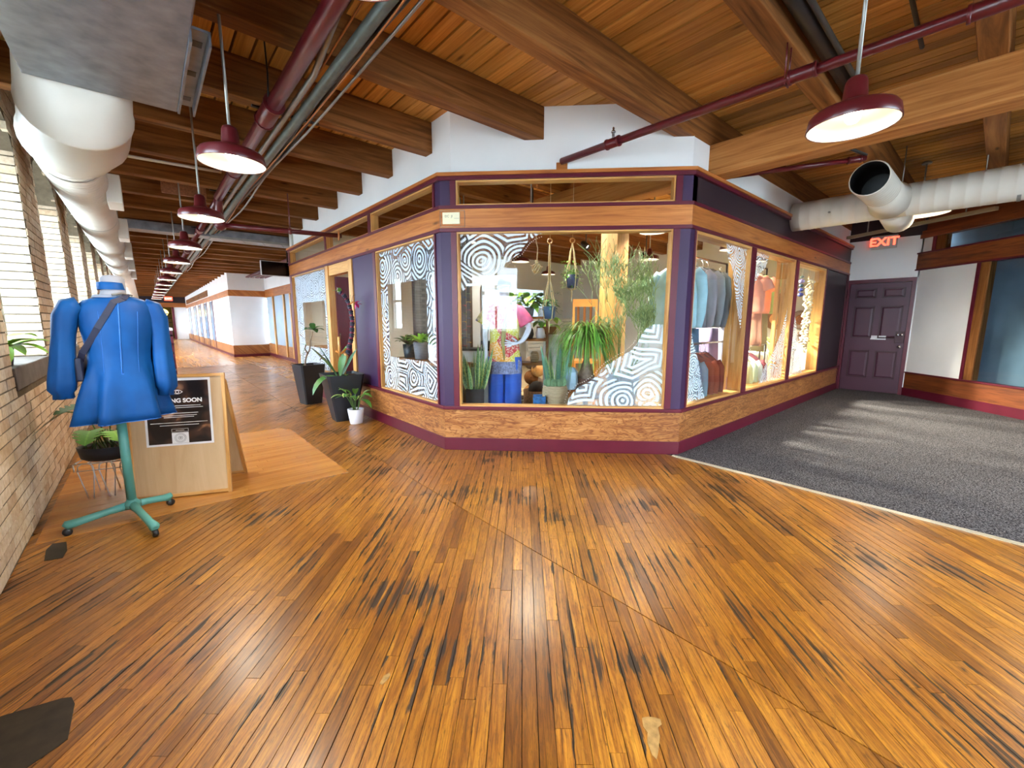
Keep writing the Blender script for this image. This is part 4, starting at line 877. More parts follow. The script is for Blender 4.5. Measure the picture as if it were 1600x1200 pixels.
prof = [(.742, .240, .215, .13), (.80, .230, .205, .115), (.90, .212, .185, .09), (1.00, .190, .16, .06), (1.07, .172, .138, .02), (1.13, .158, .12, .006), (1.20, .160, .12, 0), (1.28, .172, .125, 0), (1.36, .186, .128, 0), (1.43, .195, .12, 0), (1.49, .192, .105, 0), (1.525, .165, .088, 0), (1.545, .115, .075, 0), (1.556, .085, .066, 0)]
MB().loft([ell((.0 - (1.13 - z) * .06, .0, z), a, b, 72, fold(7, am, .6)) for z, a, b, am in prof], cap0=False, cap1=False).build('bodice_and_skirt', blue, dz, solid=.003)
MB().loft([ell((0.005, 0, 1.60), .072, .066), ell((.005, 0, 1.645), .070, .064), ell((.005, 0, 1.648), .064, .058), ell((.005, 0, 1.60), .064, .058)], cap0=False, cap1=False).build('choker_collar', blue, dz)
MB().loft([ell((0.0, 0, 1.548), .098, .074), ell((.0, 0, 1.565), .088, .068), ell((0, 0, 1.567), .080, .060), ell((0, 0, 1.55), .09, .066)], cap0=False, cap1=False).build('neckline_band', paint('sheer_grey_mesh', rgb(128, 134, 150), .7), dz)
for s in (-1, 1):
    pts = [(s * .155, .0, 1.50), (s * .195, .0, 1.485), (s * .225, -.004, 1.42), (s * .243, -.01, 1.32), (s * .256, -.016, 1.22), (s * .268, -.022, 1.12), (s * .280, -.03, 1.02), (s * .286, -.034, .97), (s * .284, -.036, .945), (s * .284, -.036, .915)]
    rr = [.055, .068, .068, .060, .060, .064, .070, .068, .048, .050]
    if s > 0: pts = [(p[0] - max(0, 1.5 - p[2]) * .13, p[1], p[2] - max(0, (1.5 - p[2])) * .06) for p in pts]
    sl = MB(); P = [Vector(p) for p in pts]; rings = []
    for i, p in enumerate(P):
        tg = (P[min(i + 1, len(P) - 1)] - P[max(i - 1, 0)]).normalized(); a = Vector((0, 1, 0)); a = (a - tg * a.dot(tg)).normalized(); b = tg.cross(a); rings.append([])
        for k in range(28):
            th = 2 * math.pi * k / 28; m = rr[i] * (1 + (.07 * math.cos(6 * th + s) if i > 3 else .03 * math.cos(5 * th)) * (1.6 if i > 7 else 1))
            rings[-1].append(p + a * (math.cos(th) * m * 1.05) + b * (math.sin(th) * m * .92))
    sl.loft(rings, cap0=True, cap1=False); sl.build('sleeve', blue, dz, solid=.002)
# stitched seams and back zip
def onback(x, z):
    for (z0, a0, b0, _), (z1, a1, b1, _) in zip(prof, prof[1:]):
        if z0 <= z <= z1:
            t = (z - z0) / (z1 - z0); a, b = a0 + (a1 - a0) * t, b0 + (b1 - b0) * t; return (x - (1.13 - z) * .06, -b * math.sqrt(max(.02, 1 - (x / a) ** 2)) - .002, z)
    return (x, -.07, z)
zipc = paint('blue_zip_tape', rgb(36, 100, 176), .5)
MB().tube([onback(.0, 1.06 + .046 * i) for i in range(11)], .004, 6).build('back_zip', zipc, dz); MB().box(-.008, .004, -.142, -.136, 1.025, 1.06).build('zip_pull', zipc, dz)
for x0, x1 in ((.085, .11), (-.085, -.12)): MB().tube([onback(x1 if z < 1 else x0 + (x1 - x0) * max(0, (z - 1.2)) * 1.2, z) for z in [1.06 + .04 * i for i in range(11)]], .0018, 5).build('princess_seam', zipc, dz)
MB().tube([(-.023 + .240 * fold(7, .13, .6)(t) * math.cos(t), .215 * fold(7, .13, .6)(t) * math.sin(t), .744) for t in [2 * math.pi * k / 60 for k in range(61)]], .003, 5).build('hem_stitching', zipc, dz)
bag = empty('shoulder_bag', (-.15, 3.86, 0), R(4), 'dark navy crossbody bag strap and pouch over the blue dress', 'bag')
navy = paint('navy_webbing', rgb(26, 28, 52), .6)
sp = [(.075, -.05, 1.575)] + [tuple(Vector(onback(x, z)) + Vector((0, -.006, 0))) for x, z in ((.03, 1.545), (-.02, 1.52), (-.06, 1.44), (-.10, 1.36), (-.135, 1.28))] + [(-.172, -.05, 1.20), (-.186, -.02, 1.15)]
mb = MB()
for i in range(len(sp) - 1): mb.bar(sp[i], Vector(sp[i + 1]) + (Vector(sp[i + 1]) - Vector(sp[i])).normalized() * .008, .034, .004, (0, -1, .3))
mb.build('strap', navy, bag)
MB().obox((-.19, .03, 1.09), (.2, 1, 0), (1, -.2, 0), (0, 0, 1), .09, .022, .075).build('pouch', navy, bag, bevel=.01)
MB().tube([(.0, -.085, 1.565), (.05, -.07, 1.578), (.10, -.03, 1.565)], .007, 6).build('scarf_end', paint('grey_scarf', rgb(120, 112, 104), .8), bag)

# ================================================================== A-BOARD with poster
ab = empty('sandwich_board', (0, 0, 0), 0, 'pale wooden sandwich board with a Coming Soon poster beside the dress form', 'sign board')
A0, A1 = Vector((-.205, 4.265, 0)), Vector((.41, 4.01, 0)); U = (A1 - A0).normalized(); N = Vector((U.y, -U.x, 0)); HH = .985; W_ = (A1 - A0).length
LEAN = Vector((-N.x * .10, -N.y * .10, HH)); V = LEAN.normalized(); NN = U.cross(V) * 1.0
if NN.dot(N) < 0: NN = -NN
bpl = wood('birch_ply', rgb(218, 186, 146), rgb(206, 172, 130), rgb(190, 152, 108), .5, .6, 5, False, 1., .06)
def leafboard(o, u, v, nn, nm):
    g = MB(); 
    P = lambda a, b, d: o + u * a + v * b + nn * d
    MB().hexa([P(.022, .03, -.006), P(W_ - .022, .03, -.006), P(W_ - .022, HH - .022, -.006), P(.022, HH - .022, -.006), P(.022, .03, .004), P(W_ - .022, .03, .004), P(W_ - .022, HH - .022, .004), P(.022, HH - .022, .004)]).build(nm + '_panel', bpl, ab)
    for a0, a1, b0, b1 in ((0, .024, 0, HH), (W_ - .024, W_, 0, HH), (.024, W_ - .024, .01, .034), (.024, W_ - .024, HH - .024, HH)):
        MB().hexa([P(a0, b0, -.012), P(a1, b0, -.012), P(a1, b1, -.012), P(a0, b1, -.012), P(a0, b0, .012), P(a1, b0, .012), P(a1, b1, .012), P(a0, b1, .012)]).build(nm + '_frame', light_wood, ab)
leafboard(A0, U, V, NN, 'front')
B0 = A0 - N * .46 + U * .0; V2 = (A0 + V * HH - B0).normalized(); leafboard(B0, U, V2, -NN, 'rear')
def pb(a, b, d=.005): return A0 + U * a + V * b + NN * d
po = empty('poster', (0, 0, 0), 0, 'black and brown Coming Soon poster with a white border on the sandwich board', 'poster')
def postermat():
    t = NT('poster_print'); v = t.coord('UV', (3.2, 3.2, 1)); n = t.noise(v, 2.2, 2, .5, .4); t.col(t.ramp(n, [(.42, rgb(26, 20, 20)), (.58, rgb(70, 46, 36)), (.66, rgb(150, 108, 78)), (.75, rgb(170, 160, 160))])); t.b.inputs['Roughness'].default_value = .35; return t.m
def rect(a0, a1, b0, b1, d0, d1, nm, mat, par):
    mb = MB(); mb.hexa([pb(a0, b0, d0), pb(a1, b0, d0), pb(a1, b1, d0), pb(a0, b1, d0), pb(a0, b0, d1), pb(a1, b0, d1), pb(a1, b1, d1), pb(a0, b1, d1)]); return mb.build(nm, mat, par)
paper = paint('white_paper', rgb(228, 226, 228), .6, var=.02); ink = paint('white_ink', rgb(236, 234, 234), .6, var=.01)
pa0, pa1, pb0, pb1 = .115, .565, .42, .955
rect(pa0, pa1, pb0, pb1, .005, .006, 'paper', paper, po); rect(pa0 + .016, pa1 - .016, pb0 + .016, pb1 - .02, .006, .0066, 'print', postermat(), po)
mid = (pa0 + pa1) / 2
text('headline', 'COMING SOON', .045, pb(mid, .775, .0072), U, V, ink, po, bold=.0016)
for k, (w_, b) in enumerate(((.30, .735), (.33, .720), (.26, .676), (.24, .658), (.20, .645), (.38, .602), (.26, .582))): rect(mid - w_ / 2, mid + w_ / 2, b - .0018, b + .0018, .0066, .007, 'small_print', ink, po)
eye = MB()
for sg in (-1, 1): eye.tube([pb(mid - .035 + .07 * i / 8, .845 + sg * .016 * math.sin(math.pi * i / 8), .0074) for i in range(9)], .0022, 5)
eye.tube([pb(mid + .011 * math.cos(t), .845 + .011 * math.sin(t), .0074) for t in [2 * math.pi * k / 12 for k in range(13)]], .0022, 5); eye.build('eye_emblem', ink, po)
bt = MB()
for a, b in (((-.055, .552), (.055, .552)), ((-.055, .528), (.055, .528)), ((-.055, .528), (-.055, .552)), ((.055, .528), (.055, .552))): bt.tube([pb(mid + a[0], a[1], .0072), pb(mid + b[0], b[1], .0072)], .0009, 4)
bt.build('button_outline', ink, po); rect(mid - .028, mid + .028, .538, .541, .0066, .0072, 'button_text', ink, po)
rect(mid - .056, mid + .056, .437, .522, .0066, .0072, 'stamp_paper', paper, po)
stm = MB()
for r in (.038, .030, .016): stm.tube([pb(mid + r * math.cos(t), .479 + r * .95 * math.sin(t), .0074) for t in [2 * math.pi * k / 20 for k in range(21)]], .0011, 4)
stm.build('round_stamp', blackmetal, po)
for k, w_ in enumerate((.014, .02, .014)): rect(mid - w_ / 2, mid + w_ / 2, .472 + k * .006, .475 + k * .006, .0072, .0076, 'stamp_mark', blackmetal, po)

# ================================================================== PLANTS along the corridor
soil = paint('potting_soil', rgb(58, 42, 32), .95, var=.3, scale=60, bump=.6, spec=.1)
potwhite = paint('white_ceramic', rgb(226, 226, 236), .35, var=.02); potblack = paint('black_plastic_planter', rgb(26, 28, 36), .45, var=.08); potgrey = paint('grey_pot', rgb(92, 92, 98), .6)
g_dark = leafmat('dark_green_leaf', rgb(26, 62, 26), rgb(64, 118, 44)); g_mid = leafmat('mid_green_leaf', rgb(62, 116, 40), rgb(128, 178, 66)); g_lime = leafmat('lime_leaf', rgb(98, 160, 40), rgb(168, 210, 80))
g_snake = leafmat('snake_leaf', rgb(40, 84, 46), rgb(66, 118, 66), .4, rgb(188, 190, 96), rgb(120, 156, 104)); g_blue = leafmat('blue_green_leaf', rgb(54, 100, 84), rgb(92, 140, 116)); g_var = leafmat('variegated_leaf', rgb(48, 104, 40), rgb(90, 146, 60), .35, rgb(206, 208, 130))
stemg = paint('green_stem', rgb(96, 130, 70), .5); bark = paint('grey_bark', rgb(132, 112, 96), .85, var=.25, scale=30, bump=.5)
def round_pot(par, r0, r1, h, mat, z0=0., wall=.008):
    pt0 = MB().lathe([(r0 * .96, z0), (r0, z0 + .006), (r1, z0 + h), (r1 - wall, z0 + h), (r1 - wall * 1.4, z0 + h * .86)], seg=28, cap1=False).build('pot', mat, par)
    MB().lathe([(.001, z0 + h * .87), (r1 - wall * 1.2, z0 + h * .86), (r1 - wall * 1.2, z0 + h * .80)], seg=20, cap1=False).build('soil', soil, pt0)
def square_planter(par, b, tp, h, mat):
    def sq(a, z, c=.12): return [(x, y, z) for x, y in ((-a + a * c, -a), (a - a * c, -a), (a, -a + a * c), (a, a - a * c), (a - a * c, a), (-a + a * c, a), (-a, a - a * c), (-a, -a + a * c))]
    MB().loft([sq(b, 0), sq(b + (tp - b) * .97, h * .97), sq(tp, h), sq(tp - .012, h), sq(tp - .02, h * .93)], cap1=False, smooth=False).build('planter_box', mat, par); MB().loft([sq(tp - .014, h * .945), sq(tp - .016, h * .93)]).build('soil', soil, par)
def leaves(par, specs, mat, name='leaf'):
    for (b, d, L, W, dr, *k) in specs:
        kw = k[0] if k else {}; MB().leaf(b, d, L, W, dr, **kw).build(name, mat, par)
# far planter: bare twisted stem with a tuft
p1 = empty('tall_planter', (2.03, 7.62, 0), R(8), 'black tapered planter with a twisted bare stem and leaf tuft beside the far display window', 'potted plant')
square_planter(p1, .135, .205, .67, potblack)
MB().tube([(-.06, 0, .58), (-.05, .0, .72), (-.01, .01, .83), (.05, .02, .92), (.06, .02, 1.02), (.09, .02, 1.12), (.12, .01, 1.22)], [.018, .015, .014, .012, .010, .008, .006], 8).build('stem', bark, p1); MB().tube([(-.0, .01, .85), (-.03, .03, .93), (.0, .05, .99)], [.013, .012, .012], 8).build('side_stub', bark, p1); MB().tube([(-.10, -.04, .58), (-.10, -.04, .82), (-.06, -.04, .95)], .004, 6).build('side_stub', stemg, p1)
leaves(p1, [((.12, .01, 1.24), (math.cos(a), math.sin(a), e), .21, .10, .7) for a, e in ((0, .9), (.9, .5), (1.8, .7), (2.7, .4), (3.6, .6), (4.6, .3), (5.4, .5), (1.2, 1.6))], g_dark)
leaves(p1, [((.0, .05, .99), (math.cos(a), math.sin(a), .6), .09, .05, .5) for a in (2.5, 3.3, 4.2)], g_mid)
# near planter: dracaena-like broad leaves and a cane wrapped in coloured ribbon
p2 = empty('tall_planter', (2.03, 6.02, 0), R(-4), 'black tapered planter with broad leaves and a ribbon-wrapped cane by the purple panel', 'potted plant')
square_planter(p2, .135, .25, .66, potblack); MB().box(-.19, -.16, -.217, -.212, .545, .59).build('paper_tag', paper, p2)
leaves(p2, [((-.06, -.05, .62), (-.75, .05, 1.15), .56, .17, .18, dict(fold=.3)), ((-.05, -.06, .62), (-1, -.3, .55), .50, .15, 1.5, {}), ((-.02, .0, .62), (.25, .2, 1), .46, .12, .3, {}), ((.05, -.05, .57), (.6, -.4, .7), .22, .09, .8, {}), ((.02, -.08, .57), (-.1, -.6, .9), .26, .085, 1.0, {})], g_dark)
leaves(p2, [((-.07, -.02, .62), (-.55, .15, 1.3), .50, .13, .12, {}), ((.0, -.03, .62), (.6, .1, 1.1), .46, .11, .15, {})], g_blue)
cane = [(.05, .04, .58), (.06, .04, .76), (.10, .04, .90), (.14, .04, 1.03), (.18, .04, 1.18), (.20, .04, 1.38), (.19, .04, 1.53), (.16, .04, 1.66), (.10, .04, 1.76), (.05, .04, 1.79)]
MB().tube(cane[:3] + [(.06, .04, .95)], .022, 10).build('cane', light_wood, p2)
MB().tube([(-.0, .03, .9), (0, .03, 1.18)], .018, 8).build('cane', light_wood, p2)
ribbon = [rgb(44, 40, 60), rgb(188, 180, 170), rgb(120, 36, 60), rgb(60, 70, 66), rgb(206, 196, 188), rgb(34, 36, 50), rgb(196, 120, 40), rgb(80, 90, 120)]
rm = [paint('ribbon_%d' % i, c, .6) for i, c in enumerate(ribbon)]
cv = [Vector(p) for p in cane]
def along(pts, t):
    Ls = [(pts[i + 1] - pts[i]).length for i in range(len(pts) - 1)]; s = t * sum(Ls)
    for i, l in enumerate(Ls):
        if s <= l: return pts[i] + (pts[i + 1] - pts[i]) * (s / l)
        s -= l
    return pts[-1]
for i in range(34):
    a, b = along(cv, .28 + .72 * i / 34), along(cv, .28 + .72 * (i + 1) / 34); r = .036 - .008 * (i / 34) + .004 * math.sin(i * 2.1)
    MB().tube([a, a + (b - a) * .3, a + (b - a) * .7, b], [r * .85, r, r, r * .85], 10).build('ribbon_wrap', rm[(i * 5 + i // 3) % 8], p2)
leaves(p2, [((.05, .05, 1.79), (-.6, 0, .5), .10, .06, .8), ((.06, .05, 1.79), (-.2, -.5, .9), .09, .05, .6)], g_mid)
fl = paint('magenta_petal', rgb(190, 30, 100), .5)
for a in range(6): MB().leaf((.23, -.08, 1.64), (math.cos(a * 1.05) * .6 + .5, math.sin(a * 1.05) * .8, math.sin(a * 1.05 + 1) * .8), .085, .05, .3).build('silk_petal', fl, p2)
MB().tube([(.17, .03, 1.62), (.21, .0, 1.66), (.25, -.04, 1.64)], .010, 6).build('wired_tail', rm[6], p2)
for k in (-.02, .02): MB().tube([(.20, .01, 1.66), (.20 + k, .0, 1.75), (.22 + k * 1.5, .0, 1.76)], .0025, 5).build('antenna', blackmetal, p2)
MB().tube([(.24, .08, .6), (.235, .08, 1.3)], .003, 5).build('wire_stake', blackmetal, p2)
MB().tube([(-.05, .03, .98), (.02, .03, .94), (.10, .05, 1.0)], .016, 8).build('ribbon_bow', rm[6], p2)
# small white pot
p3 = empty('small_planter', (2.07, 5.66, 0), 0, 'small leafy plant in a white pot on the floor before the black planter', 'potted plant')
round_pot(p3, .082, .108, .205, potwhite)
rr_ = random.Random(21)
for i in range(13):
    a = i * 2.4 + rr_.random() * .4; h = rr_.uniform(.10, .24); e = Vector((math.cos(a) * .06, math.sin(a) * .06, .18 + h)); sp_ = rr_.uniform(.03, .12)
    tip = Vector((math.cos(a) * sp_ * 1.4, math.sin(a) * sp_ * 1.4, .20 + h)); stk = MB().tube([(math.cos(a) * .02, math.sin(a) * .02, .17), e * .6 + tip * .4 - Vector((0, 0, .04)), tip], [.005, .004, .003], 6).build('stalk', stemg, p3)
    MB().leaf(tip, (math.cos(a), math.sin(a), rr_.uniform(.3, 1.3)), rr_.uniform(.17, .26), rr_.uniform(.07, .095), rr_.uniform(.5, 1.2)).build('leaf', g_mid if i % 3 else g_var, stk)
# wire plant stand with a glass-sided trough of foliage, behind the dress form
ps = empty('wire_plant_stand', (-.31, 4.62, 0), R(-18), 'white wire plant stand behind the teal pole', 'plant stand')
wire = paint('white_wire', rgb(206, 200, 192), .45)
for x in (-.13, .0, .13):
    for y in (-.1, .1): MB().tube([(x - .05, y, .232), (x - .045, y, .272), (x - .02, y, .292), (x + .02, y, .292), (x + .045, y, .272), (x + .05, y, .232), (x + .02, y * .9, .0)], .0045, 6).build('wire_loop', wire, ps); MB().tube([(x - .05, y, .232), (x - .01, y * .9, .0)], .0045, 6).build('leg', wire, ps)
for y in (-.1, .1): MB().tube([(-.2, y, .292), (.2, y, .292)], .005, 6).build('top_rail', wire, ps); MB().tube([(-.19, y, .235), (.19, y, .235)], .0035, 6).build('lower_rail', wire, ps)
for x in (-.2, .2): MB().tube([(x, -.1, .292), (x, .1, .292)], .005, 6).build('end_rail', wire, ps); MB().tube([(x, -.1, .292), (x, -.1, .232)], .0045, 6).build('end_drop', wire, ps)
for x in (-.12, -.04, .04, .12): MB().tube([(x, -.1, .292), (x, .1, .292)], .004, 6).build('cross_wire', wire, ps)
tr = empty('monstera_trough', (-.31, 4.62, .30), R(-18), 'dark trough with a clear rim holding a split-leaf monstera on the wire stand', 'potted plant')
MB().lathe([(.14, 0), (.17, .02), (.185, .11), (.175, .11), (.16, .03)], seg=24, cap1=False, squash=(1.1, .75)).build('trough', potblack, tr); MB().lathe([(.001, .09), (.16, .09), (.16, .07)], seg=20, cap1=False, squash=(1.1, .75)).build('soil', soil, tr)
MB().lathe([(.178, .11), (.190, .24), (.186, .24), (.174, .11)], seg=24, cap0=False, cap1=False, squash=(1.1, .75)).build('clear_rim', glassmat('clear_plastic', (.9, .92, .9), 1.3), tr)
def monstera(par, base, d, L, W, mat):
    """split leaf: notched heart"""
    d = Vector(d).normalized(); side = d.cross(Vector((0, 0, 1))).normalized(); nor = side.cross(d).normalized(); b = Vector(base); mb = MB(); n = 16; half = []
    for i in range(n + 1):
        t = i / n; w_ = W * .5 * (math.sin(math.pi * (t * .86 + .14)) ** .6) if t < 1 else .004
        if 3 < i < 14 and i % 3 == 0: w_ *= .38
        half.append((t, w_))
    o = 0
    for sg in (-1, 1):
        o = len(mb.v)
        for t, w_ in half:
            c = b + d * (L * t) - Vector((0, 0, 1)) * (L * .25 * t * t); mb.v += [tuple(c), tuple(c + side * (sg * w_) + nor * (w_ * .15) - d * (w_ * .35))]
        for i in range(n):
            q = (o + 2 * i, o + 2 * i + 1, o + 2 * i + 3, o + 2 * i + 2); mb.face(q if sg > 0 else q[::-1], [(.5, 0), (.5 + .4 * sg, 0), (.5 + .4 * sg, 1), (.5, 1)], .3, True)
    return mb.build('split_leaf', mat, par)
for (tx, ty, tz, dx, dy, dz_, L, W, m) in ((-.17, -.14, .42, -.8, -.25, -.5, .27, .27, g_dark), (-.05, -.16, .46, -.5, -.8, .1, .2, .2, g_dark), (-.05, -.14, .26, .2, -1, -.1, .2, .18, g_mid), (.08, -.12, .24, .5, -.9, 0, .2, .17, g_lime), (.16, -.08, .28, .9, -.4, .1, .2, .17, g_mid), (.0, .1, .34, 0, .6, .3, .2, .2, g_dark)):
    MB().tube([(tx * .15, ty * .15, .09), (tx * .5, ty * .5, .09 + (tz - .05) * .8), (tx, ty, tz)], .005, 6).build('stalk', stemg, tr); monstera(tr, (tx, ty, tz), (dx, dy, dz_), L, W, m)
for k in range(10):
    a = rr_.uniform(-2.8, -.3); MB().tube([(.03 * k - .13, -.05, .08), (.03 * k - .12 + math.cos(a) * .05, -.09, .16), (.03 * k - .10 + math.cos(a) * .1, -.06, .25)], .005, 5).build('stalk', stemg, tr)
# plant on the window sill
p5 = empty('sill_plant', (-.78, 4.50, 1.087), 0, 'bright green leafy plant in a small grey pot on the first window sill', 'potted plant')
round_pot(p5, .055, .07, .12, potgrey)
for i in range(14):
    a = i * 2.39; MB().leaf((math.cos(a) * .02, math.sin(a) * .02, .11 + .01 * (i % 4)), (math.cos(a), math.sin(a), rr_.uniform(.2, 1.2)), rr_.uniform(.17, .27), .085, rr_.uniform(.5, 1.1)).build('leaf', g_lime, p5)
# ================================================================== INSIDE THE SHOP
def cin(name, s, d, label, cat, group=None, z=0., rz=0.): return empty(name, FC.p(s, -d, z), R(-45) + rz, label, cat, group)
def rin(name, x, y, label, cat, group=None, z=0., rz=0.): return empty(name, (x, y, z), rz, label, cat, group)
# --- mannequin
mannequin_white = paint('mannequin_white', rgb(206, 208, 220), .35, var=.02)
mq = cin('mannequin', .60, .55, 'pale mannequin in a patchwork tunic and blue trousers, hand on hip, in the corner window', 'mannequin')
def skin_body(name, nodes, edges, mat, par, sub=2):
    me = bpy.data.meshes.new(name); me.from_pydata([n[0] for n in nodes], edges, []); o = bpy.data.objects.new(name, me); COL.objects.link(o); o.parent = par
    md = o.modifiers.new('skin', 'SKIN'); md.use_smooth_shade = True; md.branch_smoothing = .6
    for i, n in enumerate(nodes): r = n[1]; me.skin_vertices[0].data[i].radius = r if isinstance(r, tuple) else (r, r)
    me.skin_vertices[0].data[0].use_root = True
    ss = o.modifiers.new('sub', 'SUBSURF'); ss.levels = sub; ss.render_levels = sub
    me.materials.append(mat); return o
nd = [((0, 0, .98), (.13, .10)), ((0, 0, 1.14), (.10, .08)), ((.0, 0, 1.34), (.125, .095)), ((.0, .01, 1.50), (.10, .07)), ((.0, .01, 1.58), .05), ((0, 0, 1.66), .055), ((-.0, -.01, 1.74), (.072, .085)), ((0, -.005, 1.83), (.062, .075)),
      ((.13, .01, 1.53), .055), ((.17, .01, 1.51), .05), ((.235, .0, 1.42), .042), ((.295, -.01, 1.32), .037), ((.25, -.07, 1.215), .032), ((.185, -.125, 1.135), .026), ((.12, -.145, 1.145), (.034, .02)),
      ((.07, -.15, 1.165), .010), ((.02, -.145, 1.18), .008), ((.07, -.155, 1.145), .010), ((.01, -.15, 1.15), .009), ((.07, -.155, 1.125), .010), ((.015, -.15, 1.122), .008), ((.08, -.15, 1.108), .009), ((.035, -.145, 1.10), .007), ((.13, -.15, 1.185), .011), ((.10, -.16, 1.21), .009),
      ((-.13, .01, 1.53), .055), ((-.17, .01, 1.51), .05), ((-.21, .0, 1.36), .04), ((-.225, -.01, 1.22), .036), ((-.22, -.05, 1.0), .027), ((-.215, -.06, .92), (.03, .018)), ((-.21, -.065, .84), (.02, .012)),
      ((.085, 0, .88), .085), ((.09, .0, .52), .06), ((.09, .01, .12), .045), ((.09, -.12, .03), (.04, .03)), ((-.085, 0, .88), .085), ((-.09, 0, .52), .06), ((-.09, .01, .12), .045), ((-.09, -.12, .03), (.04, .03))]
ed = [(0, 1), (1, 2), (2, 3), (3, 4), (4, 5), (5, 6), (6, 7), (3, 8), (8, 9), (9, 10), (10, 11), (11, 12), (12, 13), (13, 14), (14, 15), (15, 16), (14, 17), (17, 18), (14, 19), (19, 20), (14, 21), (21, 22), (13, 23), (23, 24), (3, 25), (25, 26), (26, 27), (27, 28), (28, 29), (29, 30), (30, 31), (0, 32), (32, 33), (33, 34), (34, 35), (0, 36), (36, 37), (37, 38), (38, 39)]
skin_body('body', nd, ed, mannequin_white, mq)
MB().lathe([(.18, 0), (.18, .012), (.02, .02)], seg=24).build('base_plate', chrome, mq)
fc = MB(); fc.leaf((0, -.082, 1.765), (0, -1, -.9), .035, .022, .4, 4); fc.build('nose', mannequin_white, mq)
for x in (-.028, .028): MB().ball((x, -.078, 1.785), .011, 8, (1.4, .5, .6)).build('eye', mannequin_white, mq)
MB().ball((0, -.08, 1.715), .016, 8, (1.5, .5, .5)).build('mouth', mannequin_white, mq)
for x in (-.075, .075): MB().ball((x, .0, 1.76), .022, 8, (.4, .8, 1.3)).build('ear', mannequin_white, mq)
def patchwork():
    t = NT('patchwork_tunic'); v = t.coord('Object', (1, .4, 1)); q = t.n.new('ShaderNodeTexVoronoi'); q.inputs['Scale'].default_value = 5.2; t.ln(v, q.inputs['Vector'])
    sep = t.n.new('ShaderNodeSeparateColor'); t.ln(q.outputs['Color'], sep.inputs[0])
    c = t.ramp(sep.outputs[0], [(0, rgb(206, 60, 90)), (.17, rgb(220, 150, 40)), (.33, rgb(176, 170, 110)), (.5, rgb(184, 40, 50)), (.67, rgb(90, 96, 130)), (.83, rgb(196, 190, 60)), (1, rgb(210, 90, 130))]); c.node.color_ramp.interpolation = 'CONSTANT'
    n = t.noise(t.coord('Object'), 60, 2); c = t.mix(t.ramp(n, [(.5, (0, 0, 0)), (.56, (.55, .55, .55))]), c, rgb(226, 214, 190)); t.col(c); t.b.inputs['Roughness'].default_value = .7; return t.m
pw = patchwork(); royal = paint('royal_blue_cloth', rgb(24, 82, 178), .6, var=.12, scale=7)
tu = MB().loft([ell((.0, 0, z), a, b, 44, fold(6, am, 1.2)) for z, a, b, am in ((.80, .20, .15, .05), (.90, .19, .145, .04), (1.05, .175, .13, .03), (1.2, .165, .12, .02), (1.35, .175, .12, .01), (1.47, .185, .105, 0), (1.54, .14, .085, 0), (1.575, .075, .065, 0))], cap0=False, cap1=False).build('tunic', pw, mq, solid=.003)
lower = MB().loft([ell((.0, 0, z), a, b, 44, fold(6, .05, 1.2)) for z, a, b in ((.785, .203, .153), (.80, .204, .154), (.93, .192, .148))], cap0=False, cap1=False); lower.build('tunic_hem', paint('blue_speckle_hem', rgb(110, 118, 150), .7, var=.5, scale=50), mq)
for s_, m_ in ((1, paint('pink_sleeve', rgb(222, 96, 136), .6, var=.2, scale=12)), (-1, pw)):
    MB().tube([(s_ * .10, 0, 1.53), (s_ * .17, 0, 1.505), (s_ * .225, 0, 1.43), (s_ * .265, -.005, 1.36)], [.07, .078, .085, .09], 18).build('sleeve', m_, mq)
MB().tube([(.09, -.06, 1.56), (.05, -.10, 1.45), (.01, -.12, 1.3), (0, -.125, 1.15), (.02, -.13, .95)], [.02, .035, .04, .035, .02], 12, flat=.4).build('olive_scarf', paint('olive_cloth', rgb(158, 150, 96), .8), mq)
for s_ in (-1, 1): MB().loft([ell((s_ * .10, 0, z), r, r * .95, 28, fold(5, .05, s_)) for z, r in ((.10, .105), (.35, .10), (.6, .098), (.85, .105), (.98, .10))], cap0=False).build('trouser_leg', royal, mq)
MB().lathe([(.001, .085), (.05, .08), (.078, .05), (.086, .0), (.080, .0)], (0, 0, 1.80), 22, cap1=False).build('cap_crown', potgrey, mq); MB().leaf((0, -.07, 1.805), (0, -1, -.1), .11, .17, .2, 6, -.1).build('cap_peak', potgrey, mq, solid=.004)
# --- snake plant in a black fabric pot
def snake_plant(par, n, h0, h1, r, z0, seed, mat=g_snake, wd=.055):
    q = random.Random(seed)
    for i in range(n):
        a = i * 2.4; rr = r * math.sqrt((i + .5) / n); MB().leaf((math.cos(a) * rr * .6, math.sin(a) * rr * .6, z0), (math.cos(a) * rr * 1.6, math.sin(a) * rr * 1.6, 1), q.uniform(h0, h1), wd * q.uniform(.8, 1.15), q.uniform(-.1, .15), 8, .45, .7, up=(math.cos(a + 1.3), math.sin(a + 1.3), .1)).build('leaf', mat, par)
fabric_black = paint('black_felt', rgb(34, 34, 38), .9, var=.15, scale=20)
sp1 = cin('snake_plant', .285, .28, 'tall snake plant in a black felt pot at the lower left of the corner window', 'potted plant')
MB().lathe([(.10, 0), (.10, .34), (.001, .36)], seg=4).build('crate', joist_wood, sp1); round_pot(sp1, .10, .108, .28, fabric_black, .36); snake_plant(sp1, 15, .34, .55, .16, .60, 2)
